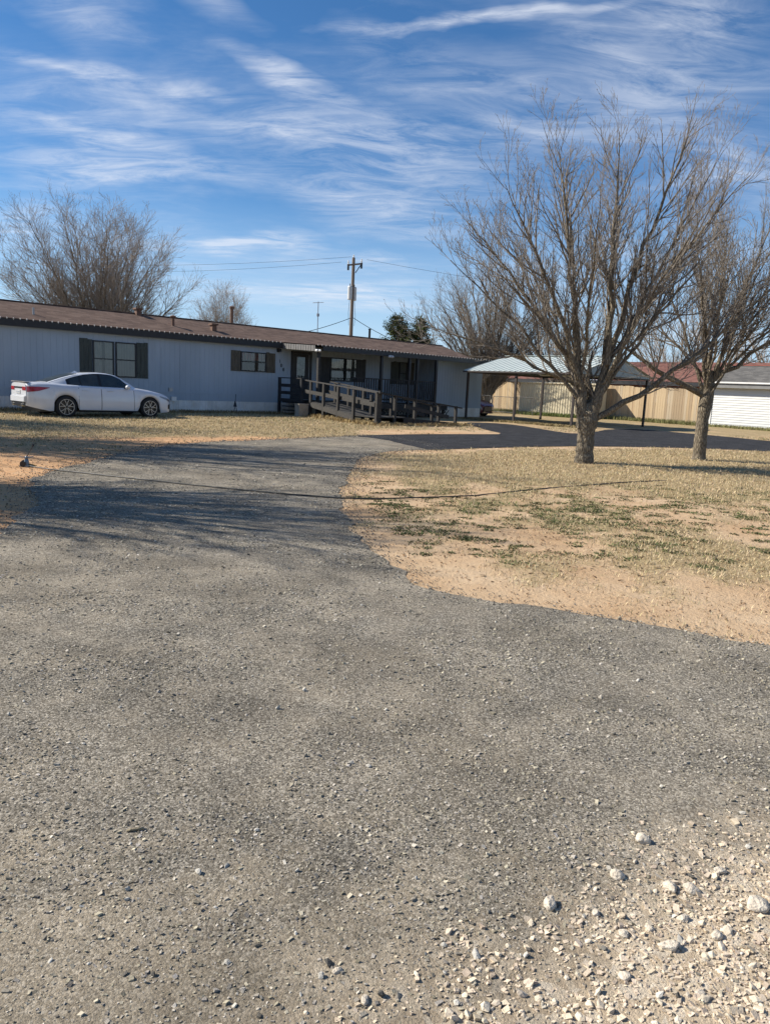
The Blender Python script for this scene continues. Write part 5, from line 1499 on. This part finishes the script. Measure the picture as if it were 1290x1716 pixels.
        mi = MB().lathe([(.0, -.10), (.06, -.08), (.075, 0), (.06, .06), (0, .075)], 12, 'y', (3.08, sg * .98, 1.0)).build('mirror', paint, K, True); mi.scale = (1, 1, 1)
        MB().beam((3.08, sg * .80, .96), (3.08, sg * .92, .985), .06, .03).build('mirror_arm', GLOSSB, mi)
        # tail lamp wrapping round the corner, headlamp, fog recess
        pane('tail_light', .015, .62, lambda x: I(x, [0, .3, .62], [.755, .80, .905]), lambda x: I(x, [0, .3, .62], [.925, .93, .915]), sg, TAIL, .008, K, side, 2)
        pane('headlight', 4.30, 4.86, lambda x: I(x, [4.3, 4.6, 4.86], [.70, .60, .50]), lambda x: I(x, [4.3, 4.6, 4.86], [.745, .685, .57]), sg, LENS, .008, K, side, 2)
        pane('air_vent', 4.66, 4.84, lambda x: .30, lambda x: I(x, [4.66, 4.84], [.44, .50]), sg, GLOSSB, .008, K, side, 2)
        for cx, nm in ((XR, 'wheel'), (XF, 'wheel')):
            w = empty('wheel', (cx, sg * .80, RW)); w.parent = K
            yo = sg * 1
            prof = [(.20, -.10), (.225, -.105), (.30, -.11), (.328, -.085), (.335, -.05), (.335, .05), (.328, .085), (.30, .11), (.225, .105), (.20, .10)]
            MB().lathe(prof, 36, 'y').build('tyre', RUBBER, w, True)
            MB().lathe([(.0, yo * .060), (.215, yo * .060), (.232, yo * .085), (.235, yo * .10)], 36, 'y').build('rim', GLOSSB, w)
            MB().lathe([(.222, yo * .092), (.229, yo * .1075), (.240, yo * .1075), (.245, yo * .10)], 36, 'y').build('rim_lip', ALLOY, w)
            for k in range(5):
                a = k * 2 * math.pi / 5 + .3; ca = lambda r, o: (r * math.cos(a + o), yo * .098, r * math.sin(a + o))
                sp = MB()
                for o0, o1 in ((-.16, -.30), (.16, .30)):
                    sp.beam(ca(.04, o0 * 1.5), ca(.13, o0),   .012, .022, (0, 1, 0)); sp.beam(ca(.13, o0), ca(.222, o1), .013, .026, (0, 1, 0))
                sp.build('spoke', ALLOY, w)
            MB().lathe([(.0, yo * .112), (.032, yo * .110), (.036, yo * .09)], 14, 'y').build('hub_cap', GLOSSB, w)
    # rear face: lip spoiler, plate, dark diffuser, bumper line; front grille
    MB().add([(-.01, -.56, 1.045), (-.01, .56, 1.045), (.14, .62, 1.06), (.14, -.62, 1.06), (-.03, -.55, 1.078), (-.03, .55, 1.078), (.14, .62, 1.070), (.14, -.62, 1.070)], [(0, 3, 2, 1), (4, 5, 6, 7), (0, 1, 5, 4), (1, 2, 6, 5), (2, 3, 7, 6), (3, 0, 4, 7)]).build('spoiler', paint, K)
    MB().add([(-.004, -.58, .64), (-.004, .58, .64), (-.05, -.55, .61), (-.05, .55, .61), (-.055, -.54, .46), (-.055, .54, .46), (-.004, -.55, .44), (-.004, .55, .44)], [(0, 1, 3, 2), (2, 3, 5, 4), (4, 5, 7, 6), (0, 2, 4, 6), (1, 7, 5, 3)]).build('bumper', paint, K)
    MB().box(-.030, .02, -.52, .52, .33, .437).build('diffuser', GLOSSB, K)
    for y in (-.38, .38): MB().lathe([(.045, -.05), (.045, .05), (.037, .05), (.037, -.05)], 14, 'y', (0, 0, 0)).build('exhaust_tip', ALLOY, K).matrix_local = Matrix.Translation((-.02, y, .36)) @ Matrix.Rotation(R(90), 4, 'Z')
    pl = MB().box(-.016, -.003, -.16, .16, .69, .80).build('licence_plate', PLATE, K)
    MB().box(-.019, -.0165, -.12, .12, .72, .77).build('plate_print', mat('plate_blue_print', (.10, .16, .28), (.5, .52, .53), 60, .5, contrast=(.48, .52)), pl)
    for sg in (-1, 1): MB().box(-.010, .0, sg * .45 - .13, sg * .45 + .13, .80, .91).build('tail_light', TAIL, K)
    MB().box(-.012, -.001, -.31, .31, .86, .905).build('boot_garnish', GLOSSB, K)
    MB().box(4.86, 4.915, -.34, .34, .30, .56).build('grille', GLOSSB, K)
    MB().box(4.80, 4.89, -.50, .50, .19, .24).build('front_lip', GLOSSB, K)
    for sg in (-1, 1):       # seats seen through the glass are dark shapes
        pass
    return K


CA = R(46)
ca, sa_ = math.cos(CA), math.sin(CA)
rx, ry = -9.56, 22.35                      # contact point of the rear right wheel
car_loc = (rx - (1.10 * ca + .80 * sa_), ry - (1.10 * sa_ - .80 * ca))
build_car('parked_car', 'white four door sedan parked on the grass in front of the home', car_loc, CA, paint_mat('white_car_paint', (.64, .66, .70)))
# dark red car nosing out behind the far end of the home
nx_, ny_ = hp(24.0, 1.0)
hd = TH - R(90)
build_car('parked_car', 'dark red car half hidden behind the right end of the home', (nx_ - 4.9 * math.cos(hd), ny_ - 4.9 * math.sin(hd)), hd, paint_mat('dark_red_car_paint', (.16, .014, .016)))

# ------------------------------------------------------------------ small things
def build_small():
    HOSE = mat('black_green_hose', (.020, .022, .020), (.012, .013, .012), 20, .5)
    pts = [(-4.93, 10.22), (-4.57, 9.98), (-4.1, 9.81), (-3.44, 9.53), (-2.57, 9.18), (-1.93, 8.95), (-1.32, 8.74), (-0.6, 8.58), (-0.18, 8.61), (0.53, 8.93), (1.16, 9.32), (2.08, 10.19), (3.14, 11.07), (3.74, 11.57), (4.6, 12.1)]
    c = []
    for i in range(len(pts) - 1):
        p0, p1, p2, p3 = pts[max(i - 1, 0)], pts[i], pts[i + 1], pts[min(i + 2, len(pts) - 1)]
        for k in range(8):
            t = k / 8
            q = [.5 * ((2 * p1[j]) + (-p0[j] + p2[j]) * t + (2 * p0[j] - 5 * p1[j] + 4 * p2[j] - p3[j]) * t * t + (-p0[j] + 3 * p1[j] - 3 * p2[j] + p3[j]) * t ** 3) for j in (0, 1)]
            c.append((q[0] + random.gauss(0, .004), q[1] + random.gauss(0, .004), .014 + random.uniform(0, .003) + (.004 if q[0] > 0 or q[0] < -4.4 else 0)))
    tag(MB().tube(c, .0085, 8).build('garden_hose', HOSE, None, True), 'black garden hose lying across the drive and the lawn', 'hose')
    # sprinkler on a wheeled sled at the hose end
    K = empty('lawn_sprinkler', (-4.98, 10.26, 0), R(20), label='small grey and blue metal sprinkler at the end of the hose', cat='sprinkler')
    K.scale = (.55, .55, .6)
    SB = mat('blue_grey_cast_metal', (.20, .25, .29), (.10, .13, .16), 12, .4, metal=.3)
    MB().beam((-.16, -.10, .025), (.16, -.10, .025), .025, .03).beam((-.16, .10, .025), (.16, .10, .025), .025, .03).beam((-.10, -.10, .03), (-.10, .10, .03), .025, .025).beam((.10, -.10, .03), (.10, .10, .03), .025, .025).build('sled', SB, K)
    for y in (-.11, .11): MB().lathe([(.0, -.015), (.065, -.015), (.07, 0), (.065, .015), (0, .015)], 16, 'y', (-.08, y, .075)).build('wheel', GLOSSB, K)
    MB().lathe([(.055, 0), (.06, .06), (.045, .13), (.03, .15), (0, .155)], 14, c=(0, 0, .04)).build('body', SB, K, True)
    MB().lathe([(.0, 0), (.035, .0), (.04, .03), (.02, .06), (0, .06)], 12, c=(0, 0, .19)).build('head', SB, K, True)
    a = MB().tube([(-.16, 0, .23), (0, 0, .215), (.16, .02, .24)], .009, 6).build('spray_arm', GREYMETAL, K)
    MB().tube([(.06, 0, .06), (.14, .02, .04), (.2, .0, .025)], .016, 8).build('hose_fitting', mat('brass', (.45, .30, .10), (.33, .22, .08), 9, .35, metal=.8), K)
    K = empty('ground_stake', (-5.30, 11.05, 0), 0, label='thin black stake leaning up from the bare soil beside the sprinkler', cat='stake')
    MB().tube([(-.11, 0, -.03), (-.03, .0, .10), (.03, .02, .21)], [.006, .007, .007], 6).build('rod', BLACK, K)
    MB().lathe([(.0, 0), (.016, .004), (.018, .03), (0, .04)], 8, c=(.032, .02, .205)).build('knob', BLACK, K)
    # stick on the drive
    tag(MB().tube([(-.70, 1.962, .010), (-.687, 1.966, .012), (-.672, 1.970, .012), (-.655, 1.976, .011)], [.0035, .0045, .0048, .004], 7).build('stick', mat('dry_stick_wood', (.30, .25, .16), (.18, .15, .10), 40, .9, .4), None, True), 'short dry broken stick lying on the grey drive', 'stick')
    # solar garden light leaning on the skirting, concrete block by the steps
    x, y = hp(8.6, .45)
    K = empty('garden_stake_light', (x, y, 0), TH, label='slim dark garden stake with cone shade against the skirting', cat='garden light')
    MB().tube([(-.08, 0, 0), (.02, 0, .35)], .012, 6).tube([(.10, 0, 0), (.03, 0, .35)], .010, 6).build('leg', BLACK, K)
    MB().lathe([(.075, .28), (.02, .50), (.0, .51)], 12).build('shade', GLOSSB, K)
    MB().tube([(.01, 0, .5), (.03, 0, .78)], .016, 6).build('finial', mat('slate_blue_paint', (.10, .13, .17), (.07, .09, .12), 9, .6), K)
    x, y = hp(10.42, 2.45)
    K = empty('concrete_block', (x, y, 0), TH, label='pale concrete block standing beside the dark porch steps', cat='block')
    MB().box(-.22, .22, -.15, .15, 0, .48).build('block', CONC, K)
    MB().box(-.24, .24, -.17, .17, .481, .52).build('cap', CONC, K)
    # large pale rocks at the road edge
    ROCK = mat('pale_caliche_rock', (.68, .61, .50), (.46, .39, .30), 60, .95, .6, 110)
    spots = [(.68, 1.86, .026, 'rounded pale rock at the upper edge of the road gravel'), (.81, 1.82, .027, 'round cream rock touching a flatter rock beside it'), (.865, 1.815, .026, 'flat pale rock touching the round cream rock'),
             (.47, 1.73, .030, 'large pale rock farthest out on the grey drive'), (.58, 1.705, .018, 'small pale rock just beyond the largest rock on the drive'), (.80, 1.70, .020, 'flat cream stone in the middle of the road gravel'),
             (.73, 1.60, .026, 'tall pale rock half sunk in the road gravel'), (.63, 1.635, .017, 'round grey topped stone at the gravel edge'), (.81, 2.03, .030, 'broken white lump crumbling on the grey drive'),
             (.98, 1.90, .020, 'small pale rock near the right edge of the drive'), (1.02, 1.76, .038, 'largest pale rock at the right edge of the picture'), (.70, 1.66, .014, 'small round pebble between two pale rocks'),
             (.86, 1.645, .022, 'long whitish stone lying in the road gravel'), (.59, 1.50, .020, 'white angular stone low in the road gravel'), (.745, 1.46, .018, 'pale stone near the bottom edge of the road gravel'), (-.06, 1.48, .013, 'small white stone alone low on the drive'), (.005, 1.40, .015, 'bright white stone at the bottom of the drive')]
    for i, (x, y, r, lab) in enumerate(spots):
        bm = bmesh.new(); bmesh.ops.create_icosphere(bm, subdivisions=3, radius=1)
        rr = random.Random(100 + i); pl = [(Vector((rr.gauss(0, 1), rr.gauss(0, 1), rr.gauss(0, 1))).normalized(), rr.uniform(.50, .88)) for _ in range(12)]
        sc = (rr.uniform(1.0, 1.45), rr.uniform(.75, 1.0), rr.uniform(.62, .85))
        for v in bm.verts:
            p = v.co.normalized()
            for nn, dd in pl:
                k = p.dot(nn)
                if k > dd: p = p - nn * (k - dd) * .85
            p = p * (1 + .05 * math.sin(9 * p.x + i) * math.cos(8 * p.y) + rr.gauss(0, .018))
            v.co = Vector((p.x * sc[0], p.y * sc[1], p.z * sc[2])) * r * .8
        me = bpy.data.meshes.new('rock'); bm.to_mesh(me); bm.free(); me.materials.append(ROCK)
        me.polygons.foreach_set('use_smooth', [True] * len(me.polygons))
        o = link(bpy.data.objects.new('rock', me)); o.location = (x, y, r * sc[2] * .40 + .004); o.rotation_euler = (0, 0, rr.uniform(0, 6.28))
        tag(o, lab, 'rock', 'pale rocks at the road edge')


build_small()
